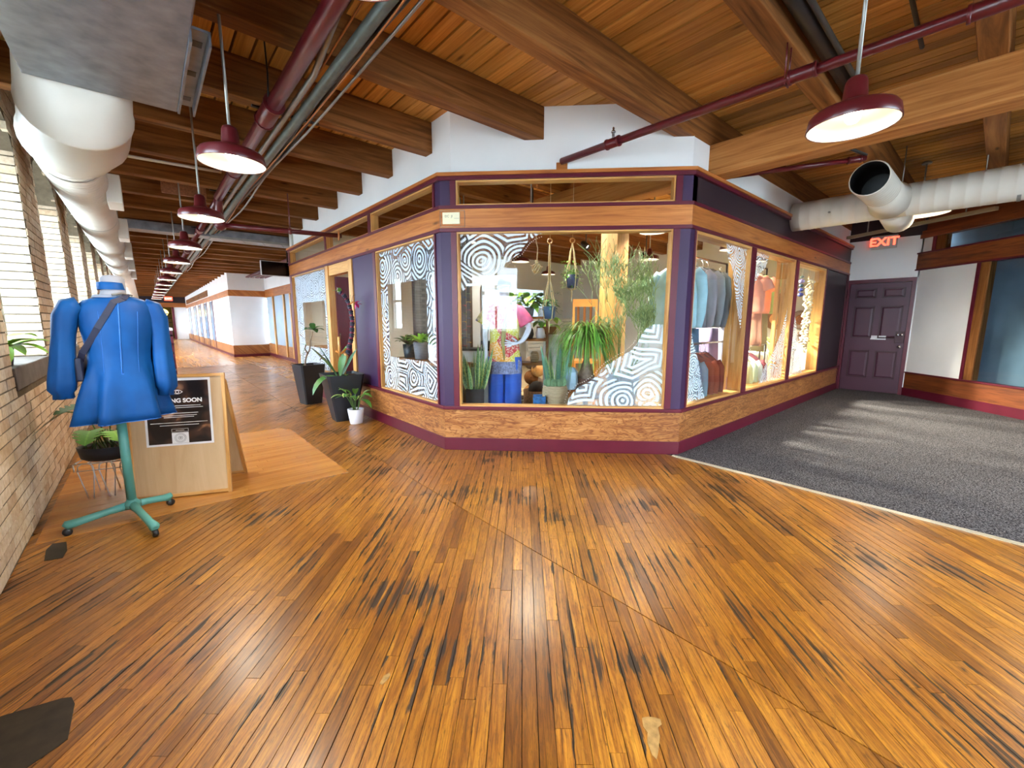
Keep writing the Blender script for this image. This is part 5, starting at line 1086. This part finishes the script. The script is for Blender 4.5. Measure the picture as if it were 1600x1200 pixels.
# --- basket of cacti and sansevieria
bk = cin('cactus_basket', 1.195, .32, 'woven straw basket of cacti and upright sansevieria in the middle of the corner window', 'potted plant')
def weave():
    t = NT('woven_straw'); v = t.coord('Object'); wv = t.n.new('ShaderNodeTexWave'); wv.bands_direction = 'Z'; wv.inputs['Scale'].default_value = 26; wv.inputs['Distortion'].default_value = 1.5; t.ln(v, wv.inputs['Vector'])
    t.col(t.ramp(wv.outputs['Fac'], [(.2, rgb(150, 128, 98)), (.8, rgb(214, 196, 164))])); t.b.inputs['Roughness'].default_value = .8; t.bump(wv.outputs['Fac'], .8, .01); return t.m
straw = weave()
MB().lathe([(.12, 0), (.12, .40), (.001, .40)], seg=20).build('stool', joist_wood, bk); MB().lathe([(.09, .40), (.125, .42), (.15, .52), (.142, .64), (.128, .68), (.118, .68), (.12, .62)], seg=32, cap1=False).build('basket', straw, bk); MB().lathe([(.001, .655), (.121, .65), (.121, .6)], seg=20, cap1=False).build('soil', soil, bk)
snake_plant(bk, 9, .30, .50, .13, .64, 5, g_snake, .06); snake_plant(bk, 7, .38, .55, .15, .64, 6, g_blue, .05)
cact = paint('cactus_green', rgb(96, 128, 92), .7, var=.25, scale=40, bump=.6)
for (x, y, r, sz) in ((-.07, -.075, .042, 1.3), (-.02, -.095, .035, 1.4), (.04, -.09, .038, 1.3), (.085, -.06, .036, 1.7), (-.1, -.03, .03, 1.5)):
    n = 36; MB().loft([[(x + r * math.sin(math.pi * i / 8) * (1 + .12 * math.cos(9 * 2 * math.pi * k / n)) * math.cos(2 * math.pi * k / n), y + r * math.sin(math.pi * i / 8) * (1 + .12 * math.cos(9 * 2 * math.pi * k / n)) * math.sin(2 * math.pi * k / n), .66 + r * sz - r * sz * math.cos(math.pi * i / 8)) for k in range(n)] for i in (.1, 1, 2, 3, 4, 5, 6, 7, 7.9)]).build('barrel_cactus', cact, bk)
# --- small blue pot
bp = cin('blue_box_planter', 1.02, .22, 'small blue glazed square pot beside the straw basket', 'pot'); MB().lathe([(.06, 0), (.06, .42)], seg=12).build('pedestal', joist_wood, bp)
MB().loft([[(x * .062, y * .062, .42) for x, y in ((-1, -1), (1, -1), (1, 1), (-1, 1))], [(x * .072, y * .072, .575) for x, y in ((-1, -1), (1, -1), (1, 1), (-1, 1))], [(x * .062, y * .062, .575) for x, y in ((-1, -1), (1, -1), (1, 1), (-1, 1))], [(x * .06, y * .06, .54) for x, y in ((-1, -1), (1, -1), (1, 1), (-1, 1))]], smooth=False).build('pot', paint('cobalt_glaze', rgb(30, 88, 140), .25, var=.4, scale=30), bp)
# --- white pedestal table
pt = cin('white_pedestal', 1.16, 1.25, 'white pedestal table holding dishes and a heart-leaf plant, behind the basket', 'table')
MB().box(-.10, .10, -.10, .10, 0, 1.17).build('column', whitewall, pt); MB().box(-.19, .21, -.15, .15, 1.17, 1.22).build('top', whitewall, pt, bevel=.01)
hp = cin('heart_leaf_plant', 1.10, 1.22, 'heart-leaf plant spilling over a wooden box on the white pedestal', 'potted plant', z=1.222)
MB().box(-.13, .13, -.06, .06, 0, .10).build('wooden_box', joist_wood, hp)
for i in range(9):
    a = i * 2.4; MB().leaf((.06 * math.cos(a), .04 * math.sin(a), .1 + .05 * (i % 3)), (math.cos(a), math.sin(a) - .6, .5), .17, .13, 1.2, 7, .2, .6).build('leaf', g_mid if i % 2 else g_lime, hp)
# --- ponytail palm
pp = cin('ponytail_palm', 1.56, .52, 'ponytail palm with a fountain of thin drooping leaves in the corner window', 'potted plant')
MB().lathe([(.16, 0), (.16, .02), (.03, .03), (.03, .50), (.19, .51), (.19, .54)], seg=20).build('stand', joist_wood, pp); round_pot(pp, .10, .14, .20, paint('terracotta_dark', rgb(92, 62, 50), .7), .54)
MB().lathe([(.085, .70), (.10, .76), (.07, .84), (.035, .95), (.03, 1.20), (.034, 1.26), (.001, 1.27)], seg=18).build('swollen_trunk', bark, pp)
q_ = random.Random(9); mb = MB()
for i in range(300):
    a = q_.uniform(0, 6.283); e = q_.uniform(.1, 2.6); L = q_.uniform(.42, .72); mb.leaf((.015 * math.cos(a), .015 * math.sin(a), 1.24 + q_.uniform(-.06, .03)), (math.cos(a), math.sin(a), e), L, .013, q_.uniform(2.0, 3.4), 9, .1)
mb.build('drooping_leaves', g_mid, pp, 'stuff')
pb1 = cin('pale_blue_pot', 1.36, .42, 'pale blue faceted pot under the ponytail palm', 'pot'); MB().lathe([(.09, 0), (.09, .62)], seg=12).build('plinth', joist_wood, pb1); MB().lathe([(.075, .62), (.10, .70), (.095, .82), (.06, .87), (.05, .87), (.05, .8)], seg=8, smooth=False, cap1=False).build('pot', paint('pale_blue_ceramic', rgb(166, 196, 216), .4), pb1)
# --- pencil cactus
pk = cin('pencil_cactus', 2.00, .60, 'tall bushy pencil cactus of thin forked green twigs at the right of the corner window', 'potted plant')
MB().lathe([(.17, 0), (.17, .42), (.001, .42)], seg=20).build('stand', joist_wood, pk); round_pot(pk, .15, .19, .34, potgrey, .42)
def pencil(seed):
    q = random.Random(seed); tw = MB(); tr_ = MB(); cnt = [0]
    def grow(p, d, L, r, lev):
        d = d.normalized()
        if (p + d * L).y < -.46: d.y = abs(d.y) * .3; d.normalize()
        if (p + d * L).x > .30: d.x = -abs(d.x) * .3; d.normalize()
        m = p + d * L * .5 + Vector((q.uniform(-.01, .01), q.uniform(-.01, .01), .005)); e = p + d * L
        (tr_ if lev < 2 else tw).tube([p, m, e], [r, r * .9, r * .8], 6 if lev < 2 else 4, tone=q.random()); cnt[0] += 1
        if lev >= 7 or cnt[0] > 2600: return
        for k in range(q.choice((2, 2, 3)) if lev < 6 else 2):
            a = q.uniform(0, 6.28); sp = .42 if lev < 2 else .55; dd = d + Vector((math.cos(a), math.sin(a), 0)) * sp + Vector((0, 0, .34 if lev < 5 else .15))
            grow(e - d * .003, dd, L * q.uniform(.74, .98), max(.003, r * .66), lev + 1)
    for k in range(8):
        a = k * .785; grow(Vector((.05 * math.cos(a), .05 * math.sin(a), .70)), Vector((math.cos(a) * .55 - .12, math.sin(a) * .35, 1)), q.uniform(.15, .30), .011, 0)
    return tw, tr_
tw, tr_ = pencil(4); g_pencil = leafmat('pencil_twig_green', rgb(104, 136, 88), rgb(176, 196, 130), .5)
tw.build('twigs', g_pencil, pk, 'stuff'); tr_.build('main_branches', stemg, pk)
# --- hanging planters
hemp = paint('hemp_cord', rgb(190, 166, 122), .9, var=.15, scale=60)
def ringtube(mb, c, r, t, ax=(0, 1, 0), n=16): pts = ringpts(c, r, ax, n); mb.tube(pts + [pts[0]], t, 6)
h1 = cin('knotted_hemp_hanger', .975, .35, 'knotted hemp ball hanging at the top of the corner window', 'wall hanging', z=1.93)
mb = MB(); mb.tube([(0, 0, .09), (.01, 0, .25), (-.008, 0, .32), (0, 0, .6)], .006, 6); mb.build('cord', hemp, h1); mb = MB(); ringtube(mb, (0, 0, .11), .016, .005); mb.build('ring', hemp, h1)
mb = MB()
for k in range(5): ringtube(mb, (0, 0, .035), .05, .008, (math.cos(k * .63), math.sin(k * .63), .3 * (k - 2)))
mb.build('knotted_ball', hemp, h1)
for a in (.3, 2.6, 4.4): MB().tube([(.04 * math.cos(a), 0, .035 + .04 * math.sin(a)), (.075 * math.cos(a), 0, .035 + .07 * math.sin(a))], [.008, .003], 6).build('cord_end', hemp, h1)
def macrame(name, s, d, zt, zp, pot, label, potr=.075, poth=.12, fol=g_mid, nf=60, narrow=False):
    r = cin(name, s, d, label, 'hanging planter', 'macrame hangers', z=zp)
    H = zt - zp; mb = MB(); ringtube(mb, (0, 0, H - .02), .026, .007); mb.build('ring', light_wood, r)
    for k in range(4):
        a = k * 1.571 + .5; cx, cy = math.cos(a), math.sin(a); sp = .012 if narrow else .03
        MB().tube([(0, 0, H - .045), (cx * sp, cy * sp, H * .72), (cx * sp * (1 if narrow else 1.6), cy * sp * (1 if narrow else 1.6), H * .5), (cx * potr * 1.04, cy * potr * 1.04, poth), (cx * potr * .8, cy * potr * .8, .0), (0, 0, -.03)], .006, 6).build('cord', hemp, r)
    MB().tube([(0, 0, H), (0, 0, H + max(.05, 3.1 - zt))], .003, 5).build('suspension_line', hemp, r)
    MB().lathe([(potr * .75, 0), (potr, poth), (potr - .008, poth), (potr * .9, poth * .85)], seg=18, cap1=False).build('pot', pot, r); MB().lathe([(.001, poth * .88), (potr * .92, poth * .88)], seg=14, cap1=False).build('soil', soil, r)
    q = random.Random(int(s * 100)); mb = MB()
    for i in range(nf):
        a = q.uniform(0, 6.28); rr = potr * q.uniform(.3, 1.5); z = poth + q.uniform(-.12, .10) * (1.4 if rr > potr else .5) + .02; mb.leaf((rr * math.cos(a), rr * math.sin(a), z), (math.cos(a), math.sin(a), q.uniform(-.4, .8)), q.uniform(.03, .06), .02, .6, 4)
    mb.build('trailing_foliage', fol, r, 'stuff'); MB().tube([(0, 0, -.03), (0, 0, -.16)], [.012, .004], 6).build('tassel', hemp, r)
macrame('hanging_planter', 1.12, .50, 2.30, 1.42, paint('slate_blue_pot', rgb(60, 84, 116), .5), 'long macrame hanger with a slate-blue pot, middle of the three hangings in the corner window', fol=g_blue, narrow=True, nf=110, potr=.08, poth=.14)
macrame('hanging_planter', 1.385, .70, 2.34, 1.78, paint('dark_navy_pot', rgb(52, 56, 82), .5), 'macrame hanger with a dark pot of trailing green, rightmost of the three hangings', nf=150, potr=.085, poth=.15)
# --- shelves of leafy plants behind the mannequin
sh = cin('plant_shelf', .90, .94, 'dark wooden plant shelf standing behind the mannequin', 'shelf')
for z in (.85, 1.15, 1.42): MB().box(-.32, .22, -.15, .15, z, z + .03).build('shelf_board', joist_wood, sh)
for x in (-.32, .19):
    for y in (-.15, .12): MB().box(x, x + .03, y, y + .03, 0, 1.42).build('leg', joist_wood, sh)
for i, (x, m, gm, n, L) in enumerate(((-.22, potwhite, g_lime, 16, .24), (-.02, potgrey, g_mid, 16, .26), (.14, potwhite, g_dark, 12, .22))):
    c = cin('shelf_plant', .90 + x, .92, ['lime leafy plant in a white pot at the left of the shop plant shelf', 'broad-leaved plant in a grey pot at the middle of the shop plant shelf', 'dark leafy plant in a white pot at the right of the shop plant shelf'][i], 'potted plant', 'plants on the shop shelf', z=1.452)
    round_pot(c, .05, .065, .11, m)
    for k in range(n):
        a = k * 2.4; h = .1 + .02 * (k % 8); MB().leaf((.03 * math.cos(a), .03 * math.sin(a), h), (math.cos(a), math.sin(a), .3 + .25 * (k % 5)), L, .11, 1.1, 7, .2, .7).build('leaf', gm, c)
for i, (x, z, m) in enumerate(((-.2, 1.18, potwhite), (-.02, 1.18, potgrey), (.12, 1.18, potwhite), (-.18, .88, potgrey), (.05, .88, straw))):
    o = MB().lathe([(.045, 0), (.06, .05), (.05, .11), (.035, .13), (.03, .13), (.03, .1)], seg=16, cap1=False).build('small_vase', m); o.location = FC.p(.90 + x, -.94, z + .0); tag(o, ['white vase at the left of the upper shop shelf', 'grey vase in the middle of the upper shop shelf', 'white vase at the right of the upper shop shelf', 'grey vase on the lowest shop shelf', 'straw-coloured vase on the lowest shop shelf'][i], 'vase', 'vases on the shop shelf')
# --- framed white board and garland at the left edge
fb = cin('white_display_board', .34, 1.36, 'white display board with a grey frame at the left of the corner window', 'display board')
MB().box(-.42, .34, 0, .03, .35, 2.0).build('board', whitewall, fb)
for a, b, c, e in ((-.12, .30, 1.05, 1.09), (-.12, .30, 1.83, 1.87), (-.12, -.08, 1.05, 1.87), (.26, .30, 1.05, 1.87)): MB().box(a, b, -.02, .0, c, e).build('frame_strip', conduit, fb)
MB().box(-.42, -.38, -.3, .33, 0, .35).build('foot', joist_wood, fb); MB().box(.30, .34, -.3, .33, 0, .35).build('foot', joist_wood, fb)
ga = cin('leaf_garland', .225, .14, 'string of coloured leaf shapes hanging at the left edge of the corner window', 'garland', z=1.10)
MB().tube([(0, 0, 0), (0, 0, 1.18)], .003, 5).build('string', hemp, ga)
gcol = [paint('garland_%d' % i, c, .6) for i, c in enumerate((rgb(200, 60, 50), rgb(214, 170, 60), rgb(50, 80, 120), rgb(90, 120, 60), rgb(190, 80, 90)))]
for k in range(18): MB().leaf((0, 0, .02 + k * .043), (.8 * (1 if k % 2 else -.4), -.4, .3), .06, .035, .5).build('leaf_shape', gcol[k % 5], ga)
ct = cin('shop_counter', .22, 1.02, 'white shop counter with a card reader at the left of the corner window', 'counter'); MB().box(-.22, .26, -.12, .12, 0, 1.02).build('cabinet', shopwall, ct); MB().box(-.25, .30, -.15, .15, 1.02, 1.05).build('worktop', blackmetal, ct)
cr = cin('card_reader', .36, .98, 'black card reader with a pale screen on the shop counter', 'card reader', z=1.052); MB().box(-.10, .12, -.05, .05, 0, .09).build('body', blackmetal, cr, bevel=.01); MB().box(.03, .10, -.053, -.05, .02, .07).build('screen', paint('pale_blue_screen', rgb(150, 180, 210), .3), cr)
# --- timber post under the girder
tp = MB().box(4.50, 4.74, 3.20, 3.45, .006, 2.85, .9).build('timber_post', light_wood); tag(tp, 'square timber post inside the shop under the girder', 'post')
# --- things further back
tray = cin('driftwood_tray', .55, 2.7, 'low black oval tray of driftwood and pale stones on the shop floor', 'tray'); MB().lathe([(.50, .006), (.56, .10), (.53, .10), (.48, .03)], seg=32, squash=(1, .6)).build('tray', blackmetal, tray)
stone = paint('pale_stone', rgb(206, 190, 150), .8, var=.2, scale=20)
for k in range(12): a = k * 2.4; MB().ball((.4 * math.cos(a) * ((k % 4 + 1) / 4), .22 * math.sin(a) * ((k % 3 + 1) / 3), .10 + .03 * (k % 3)), .06 + .012 * (k % 4), 8, (1.3, 1, .7)).build('stone', stone if k % 2 else fabric_black, tray)
wd2 = cin('wood_slab_stack', .93, 1.75, 'stack of carved round wood slabs standing behind the mannequin', 'wood slabs')
for k in range(7): MB().lathe([(.001, 0), (.13 - .006 * k, .0), (.13 - .006 * k, .05), (.001, .05)], (-.04 + .09 * (k % 2), .0, .14 + .15 * k * .72), 16, (.2 * (k % 3 - 1), -1, .1)).build('slab', [bark, joist_wood, light_wood][k % 3], wd2)
wb = cin('twig_basket', .98, 1.55, 'brown twig basket on the shop floor beside the wood slabs', 'basket'); MB().lathe([(.14, .006), (.19, .2), (.2, .42), (.185, .42), (.17, .1)], seg=20, cap1=False).build('basket', paint('brown_twigs', rgb(112, 84, 60), .9, var=.4, scale=30, bump=.8), wb); MB().ball((0, 0, .42), .13, 12).build('dark_cushion', fabric_black, wb)
chr_ = cin('wooden_chair', 1.72, 2.3, 'orange wooden chair back far inside the shop beside the post', 'chair'); orange_w = paint('orange_varnish', rgb(222, 150, 70), .4, var=.1)
for x in (-.19, .17): MB().box(x, x + .035, .18, .215, 0, 1.72).build('back_post', orange_w, chr_); MB().box(x, x + .035, -.22, -.185, 0, .75).build('leg', orange_w, chr_)
MB().box(-.20, .215, -.23, .22, .75, .79).build('seat', orange_w, chr_); MB().box(-.19, .205, .185, .21, 1.62, 1.74).build('top_rail', orange_w, chr_)
for x in (-.1, 0, .1): MB().box(x - .02, x + .02, .19, .205, .79, 1.62).build('back_slat', joist_wood, chr_)
lit = glow('lit_back_window', (.50, .68, .86, 1), .9)
wb_ = empty('window_61', kind='structure'); MB().box(8.6, 9.75, 9.71, 9.745, 1.35, 2.35).build('lit_pane', lit, wb_)
for a, b, c, e in ((8.52, 9.83, 2.35, 2.43), (8.52, 9.83, 1.27, 1.35), (8.52, 8.6, 1.35, 2.35), (9.75, 9.83, 1.35, 2.35)): MB().box(a, b, 9.69, 9.745, c, e).build('casing', shopwall, wb_)
sl = empty('slatted_rack', (9.4, 9.2, 0), 0, 'white slatted display rack at the back of the shop', 'display rack')
for k in range(9): MB().box(-.8, 1.2, -.02, .02, .5 + k * .11, .58 + k * .11).build('slat', shopwall, sl)
for x in (-.8, 1.14): MB().box(x, x + .06, .0, .06, 0, 1.5).build('upright', shopwall, sl)
brickred = paint('red_poster', rgb(120, 30, 36), .6); o = MB().box(7.6, 8.1, 9.71, 9.745, 1.6, 2.3).build('red_wall_panel', brickred); tag(o, 'dark red panel on the back wall of the shop', 'panel')
gp = MB().tube([(3.55, 5.35, .006), (3.55, 5.35, 3.15)], .085, 14).build('steel_column', paint('grey_speckled_column', rgb(126, 130, 134), .7, var=.3, scale=24)); tag(gp, 'grey speckled round column inside the shop behind the mannequin', 'column')
# --- clothes racks
hangerm = blackmetal
def garment(root, x, y, z, col, L=.74, w=.50, sleeve=.55, th=.09, nm='sweatshirt', label='', cat='sweatshirt', group=None, tee=False, lean=0):
    """hangs across the rail: plane YZ, shoulders along Y"""
    g = empty(nm, (x, y, z), R(lean), label, cat, group); mat = paint('cloth_' + '%d' % len(MATS), col, .85, var=.10, scale=8, bump=.2, spec=.15)
    n = 32; rings = []
    for zz, hw, ht in ((-L, w * .47, th * .62), (-L + .05, w * .50, th * .75), (-L * .6, w * .50, th * .85), (-L * .3, w * .5, th * .8), (-.16, w * .49, th * .6), (-.09, w * .44, th * .5), (-.05, w * .30, th * .42), (-.02, w * .16, th * .4), (.0, w * .13, th * .38)):
        rings.append([(ht * math.cos(2 * math.pi * k / n) * (1 + .18 * math.cos(5 * 2 * math.pi * k / n + zz * 3)), hw * math.sin(2 * math.pi * k / n), zz) for k in range(n)])
    MB().loft(rings, cap0=False, cap1=False).build('body', mat, g, solid=.004)
    for s in (-1, 1):
        if tee: pts = [(0, s * w * .40, -.10), (0, s * w * .52, -.17), (0.0, s * w * .60, -.27)]; rr = [.075, .082, .085]
        else: pts = [(0, s * w * .40, -.11), (0, s * w * .52, -.18), (.01, s * w * .56, -.35), (.015, s * w * .55, -.18 - sleeve * .75), (.015, s * w * .53, -.16 - sleeve), (.015, s * w * .53, -.22 - sleeve)]; rr = [.07, .075, .066, .06, .05, .036]
        MB().tube(pts, rr, 12, flat=.6).build('sleeve', mat, g)
    ha = MB().tube([(0, -w * .3, -.05), (0, 0, .015), (0, w * .3, -.05)], .006, 6).build('hanger_arm', hangerm, g)
    MB().tube([(0, 0, .01), (0, 0, .07), (0, .02, .095), (0, .0, .115), (0, -.018, .10)], .003, 5).build('hanger_hook', chrome, ha)
    return g
def rack(nm, x0, x1, y, z, label):
    r = empty(nm, (0, 0, 0), 0, label, 'clothes rack')
    MB().tube([(x0, y, z), (x1, y, z)], .014, 10).build('rail', chrome, r)
    for x in (x0, x1): MB().tube([(x, y, .02), (x, y, z)], .014, 8).build('upright', blackmetal, r); MB().bar((x, y - .26, .025), (x, y + .26, .025), .03, .03).build('foot', blackmetal, r)
    return r
rack('clothes_rack', 4.75, 6.3, 2.62, 2.19, 'tall chrome and black clothes rack behind the first side-hall window')
for i, (x, c, nmx) in enumerate(((4.92, rgb(168, 204, 218), 'pale blue'), (5.18, rgb(146, 136, 144), 'mauve grey'), (5.40, rgb(138, 138, 142), 'mid grey'), (5.58, rgb(104, 110, 114), 'dark grey'), (5.72, rgb(84, 92, 98), 'charcoal'))):
    garment(None, x, 2.62, 2.075, c, .76, .56, .54, label='%s sweatshirt hanging on the upper rail behind the side-hall window' % nmx, group='sweatshirts on the rack')
garment(None, 5.98, 2.56, 2.00, rgb(214, 208, 206), .62, .46, tee=True, nm='t_shirt', label='off-white short-sleeved top at the end of the sweatshirt rack', cat='t-shirt')
def drape(nm, x, y, z0, z1, w, col, label, cat='trousers'):
    g = empty(nm, (x, y, 0), 0, label, cat); m = paint('cloth_' + '%d' % len(MATS), col, .85, var=.12, scale=8, spec=.15)
    MB().loft([ell((0, 0, z), .035, w / 2 * k, 24, fold(5, .12, 1)) for z, k in ((z0, 1.05), (z0 + (z1 - z0) * .3, 1), (z0 + (z1 - z0) * .7, .92), (z1, .85))]).build('cloth', m, g); MB().tube([(0, 0, z1), (0, 0, z1 + .08)], .004, 5).build('hanger_hook', chrome, g)
rack('clothes_rack', 4.95, 6.45, 2.70, 1.40, 'low clothes rack standing under the sweatshirts')
drape('trousers', 5.05, 2.66, .72, 1.30, .34, rgb(70, 98, 126), 'slate blue trousers on the low rack nearest the corner'); drape('trousers', 5.42, 2.70, .62, 1.30, .34, rgb(84, 112, 138), 'steel blue trousers in the middle of the low rack'); drape('skirt', 5.86, 2.64, .55, 1.30, .34, rgb(178, 162, 206), 'lilac skirt on the low rack', 'skirt'); drape('dress', 6.10, 2.58, .62, 1.30, .36, rgb(206, 206, 216), 'long off-white dress at the end of the low rack', 'dress'); drape('trousers', 6.28, 2.52, .16, .80, .30, rgb(36, 74, 150), 'royal blue cloth below the off-white dress')
rack('clothes_rack', 4.62, 5.95, 2.42, 1.12, 'knee-high clothes rack right behind the painted side-hall glass')
for i, (x, c, nmx) in enumerate(((4.75, rgb(96, 120, 146), 'denim blue'), (4.92, rgb(118, 136, 150), 'grey blue'), (5.08, rgb(128, 62, 44), 'brick red'), (5.22, rgb(138, 66, 44), 'rust'), (5.36, rgb(120, 56, 42), 'dark rust'))): garment(None, x, 2.42, 1.0, c, .62, .34, .48, th=.08, nm='shirt', label='%s long-sleeved shirt on the knee-high rack' % nmx, cat='shirt', group='shirts on the knee-high rack')
rack('clothes_rack', 6.85, 7.86, 2.62, 2.25, 'clothes rack of tops behind the middle side-hall window')
for x, c, nmx in ((7.18, rgb(220, 150, 130), 'coral'), (7.45, rgb(226, 168, 150), 'peach'), (7.75, rgb(164, 196, 130), 'pale green')): garment(None, x, 2.62, 2.13, c, .62, .46, tee=True, nm='t_shirt', label='%s t-shirt on the middle window rack' % nmx, cat='t-shirt', group='t-shirts on the rack')
drape('trousers', 7.3, 2.60, 1.0, 1.56, .32, rgb(176, 126, 104), 'dusty brown cloth below the coral t-shirt'); drape('trousers', 7.62, 2.62, .9, 1.55, .32, rgb(126, 130, 100), 'olive cloth below the pale green t-shirt')
rack('clothes_rack', 6.15, 7.6, 2.46, 1.02, 'knee-high rack of pale shirts behind the middle side-hall window')
for x, c, nmx in ((6.42, rgb(216, 206, 150), 'pale yellow'), (6.62, rgb(206, 210, 180), 'pale sage'), (6.80, rgb(214, 212, 206), 'cream'), (6.98, rgb(120, 60, 66), 'wine red')): garment(None, x, 2.46, .90, c, .58, .34, .42, nm='shirt', label='%s shirt on the knee-high rack in the middle window' % nmx, cat='shirt', group='shirts on the knee-high rack')
# posts inside the side-hall windows
for i, x in enumerate((5.59, 7.29)):
    o = MB().box(x, x + .07, 2.25, 2.30, .006, 2.845, .8).build('window_post', light_wood); tag(o, 'square fir post just inside the shop at the %s side-hall mullion' % ('first', 'second')[i], 'post')
# --- shell garlands, beads, wall plates, plants at the last window
gl = empty('shell_garland', (8.83, 2.24, 0), 0, 'thick hanging strands of pale shells behind the last side-hall window', 'garland'); shellm = [paint('shell_%d' % i, c, .5, var=.15, scale=30) for i, c in enumerate((rgb(222, 206, 176), rgb(196, 176, 140), rgb(236, 226, 206)))]
q_ = random.Random(3)
for (dx, z0, z1) in ((-.12, .95, 2.0), (0, .86, 2.12), (.11, 1.0, 2.12)):
    MB().tube([(dx, 0, z0), (dx, 0, 2.86)], .003, 5).build('string', hemp, gl); z = z0
    while z < z1: MB().lathe([(.001, -.016), (.034, -.01), (.045, .004), (.02, .016), (.001, .02)], (dx + q_.uniform(-.015, .015), q_.uniform(-.02, .02), z), 8, (q_.uniform(-.7, .7), q_.uniform(-.7, .7), 1), squash=(1.2, .8)).build('shell', shellm[q_.randrange(3)], gl); z += .045
bd = empty('bead_string', (8.35, 2.24, 0), 0, 'short string of blue and lilac beads with a white tassel by the shell strands', 'beads')
MB().tube([(0, 0, 1.8), (0, 0, 2.86)], .004, 5).build('string', lampwhite, bd)
for z, r, c in ((1.83, .045, rgb(50, 60, 130)), (1.91, .04, rgb(70, 80, 150)), (1.98, .035, rgb(60, 90, 110)), (2.05, .045, rgb(150, 140, 200)), (2.12, .03, rgb(80, 100, 90))): MB().ball((0, 0, z), r, 12, (1, 1, .8)).build('bead', paint('bead_%d' % int(z * 100), c, .3), bd)
for i, (y, z, r) in enumerate(((3.28, 1.80, .20), (3.30, 1.44, .24), (2.82, 1.42, .20), (2.72, 1.05, .16))):
    o = empty('wall_plate', (10.72, y, z), 0, ['small round brown plate high on the shop side wall', 'largest round plate on the shop side wall, lighter in the middle', 'dark round plate right of the largest on the shop side wall', 'smallest dark plate low on the shop side wall'][i], 'plate', 'plates on the shop wall')
    MB().lathe([(.001, .01), (r * .6, .012), (r, .035), (r, .045), (r * .6, .03), (r * .55, .02)], seg=28, axis=(-1, 0, 0), cap1=False).build('rim', bark if i > 1 else joist_wood, o); MB().lathe([(.001, .016), (r * .55, .018)], seg=20, axis=(-1, 0, 0), cap1=False).build('centre', orange_w if i == 1 else joist_wood, o)
ts = empty('display_table', (9.0, 2.75, 0), 0, 'low display table with plants inside the last side-hall window', 'table'); MB().box(-1.1, .5, -.22, .22, .82, .86).build('top', shopwall, ts)
for x in (-1.05, .43): MB().box(x, x + .05, -.2, .2, .006, .82).build('leg', shopwall, ts)
for i, (x, m, gm, L, n) in enumerate(((8.15, potwhite, g_lime, .34, 14), (8.75, paint('maroon_pot', rgb(110, 50, 50), .5), g_lime, .42, 12), (9.25, straw, g_blue, .25, 14))):
    c = empty('table_plant', (x, 2.72, .862), 0, ['grassy plant in a white pot on the display table', 'arching green plant in a maroon pot on the display table', 'blue-green plant in a straw pot on the display table'][i], 'potted plant', 'plants on the display table'); round_pot(c, .07, .10, .16, m)
    for k in range(n): a = k * 2.4; MB().leaf((.02 * math.cos(a), .02 * math.sin(a), .14), (math.cos(a), math.sin(a), .5 + .3 * (k % 4)), L, .04, 1.8, 8).build('leaf', gm, c)
# --- plants behind the painted corridor window
pt_ = empty('shade_backdrop', (3.22, 5.3, 0), 0, 'added dark brown boarded partition behind the window bench', 'backdrop')
for k in range(6): MB().box(-.02, .02, -.78 + k * .26, -.525 + k * .26, .006, 2.45).build('board', paint('dark_backdrop_paint_%d' % k, rgb(62 + 6 * (k % 3), 48, 40), .6), pt_)  # dark boards added so the shop reads dim behind the line drawings
tb = empty('window_bench', (2.72, 4.75, 0), 0, 'dark wooden bench of pots behind the painted corridor window', 'bench'); MB().box(-.16, .22, -.75, .70, .86, .90).build('top', joist_wood, tb)
for y in (-.7, .62): MB().box(-.1, .16, y, y + .05, .006, .86).build('leg', joist_wood, tb)
for i, (y, r, h, m, gm, n, L, W) in enumerate(((4.35, .085, .24, potwhite, g_snake, 7, .30, .05), (4.60, .075, .20, potwhite, g_mid, 8, .22, .05), (4.92, .105, .22, potgrey, g_lime, 18, .22, .05), (5.25, .09, .18, potblack, g_dark, 14, .24, .08), (4.18, .08, .24, potwhite, g_blue, 5, .28, .05))):
    c = empty('bench_plant', (2.70, y, .902), 0, ['tall white pot with upright leaves, second from the corner on the window bench', 'shorter white pot in the middle of the window bench', 'grey pot with bright green leaves on the window bench', 'dark leafy plant at the door end of the window bench', 'white pot nearest the corner on the window bench'][i], 'potted plant', 'plants on the window bench'); round_pot(c, r * .8, r, h, m)
    for k in range(n): a = k * 2.4; MB().leaf((.02 * math.cos(a), .02 * math.sin(a), h * .9), (math.cos(a), math.sin(a), 1.0 + .3 * (k % 4)), L, W, .8, 7).build('leaf', gm, c)
tb2 = empty('window_bench', (2.72, 8.4, 0), 0, 'wooden bench behind the far corridor window', 'bench'); MB().box(-.16, .2, -.7, .7, .86, .9).build('top', joist_wood, tb2)
for y in (-.65, .6): MB().box(-.1, .16, y, y + .05, .006, .86).build('leg', joist_wood, tb2)
c = empty('bench_plant', (2.70, 8.25, .902), 0, 'white hanging-style bowl with a small plant behind the far corridor window', 'potted plant'); round_pot(c, .07, .13, .16, potwhite)
for k in range(10): a = k * 2.4; MB().leaf((.02 * math.cos(a), .02 * math.sin(a), .14), (math.cos(a), math.sin(a), .9), .18, .05, .9).build('leaf', g_mid, c)
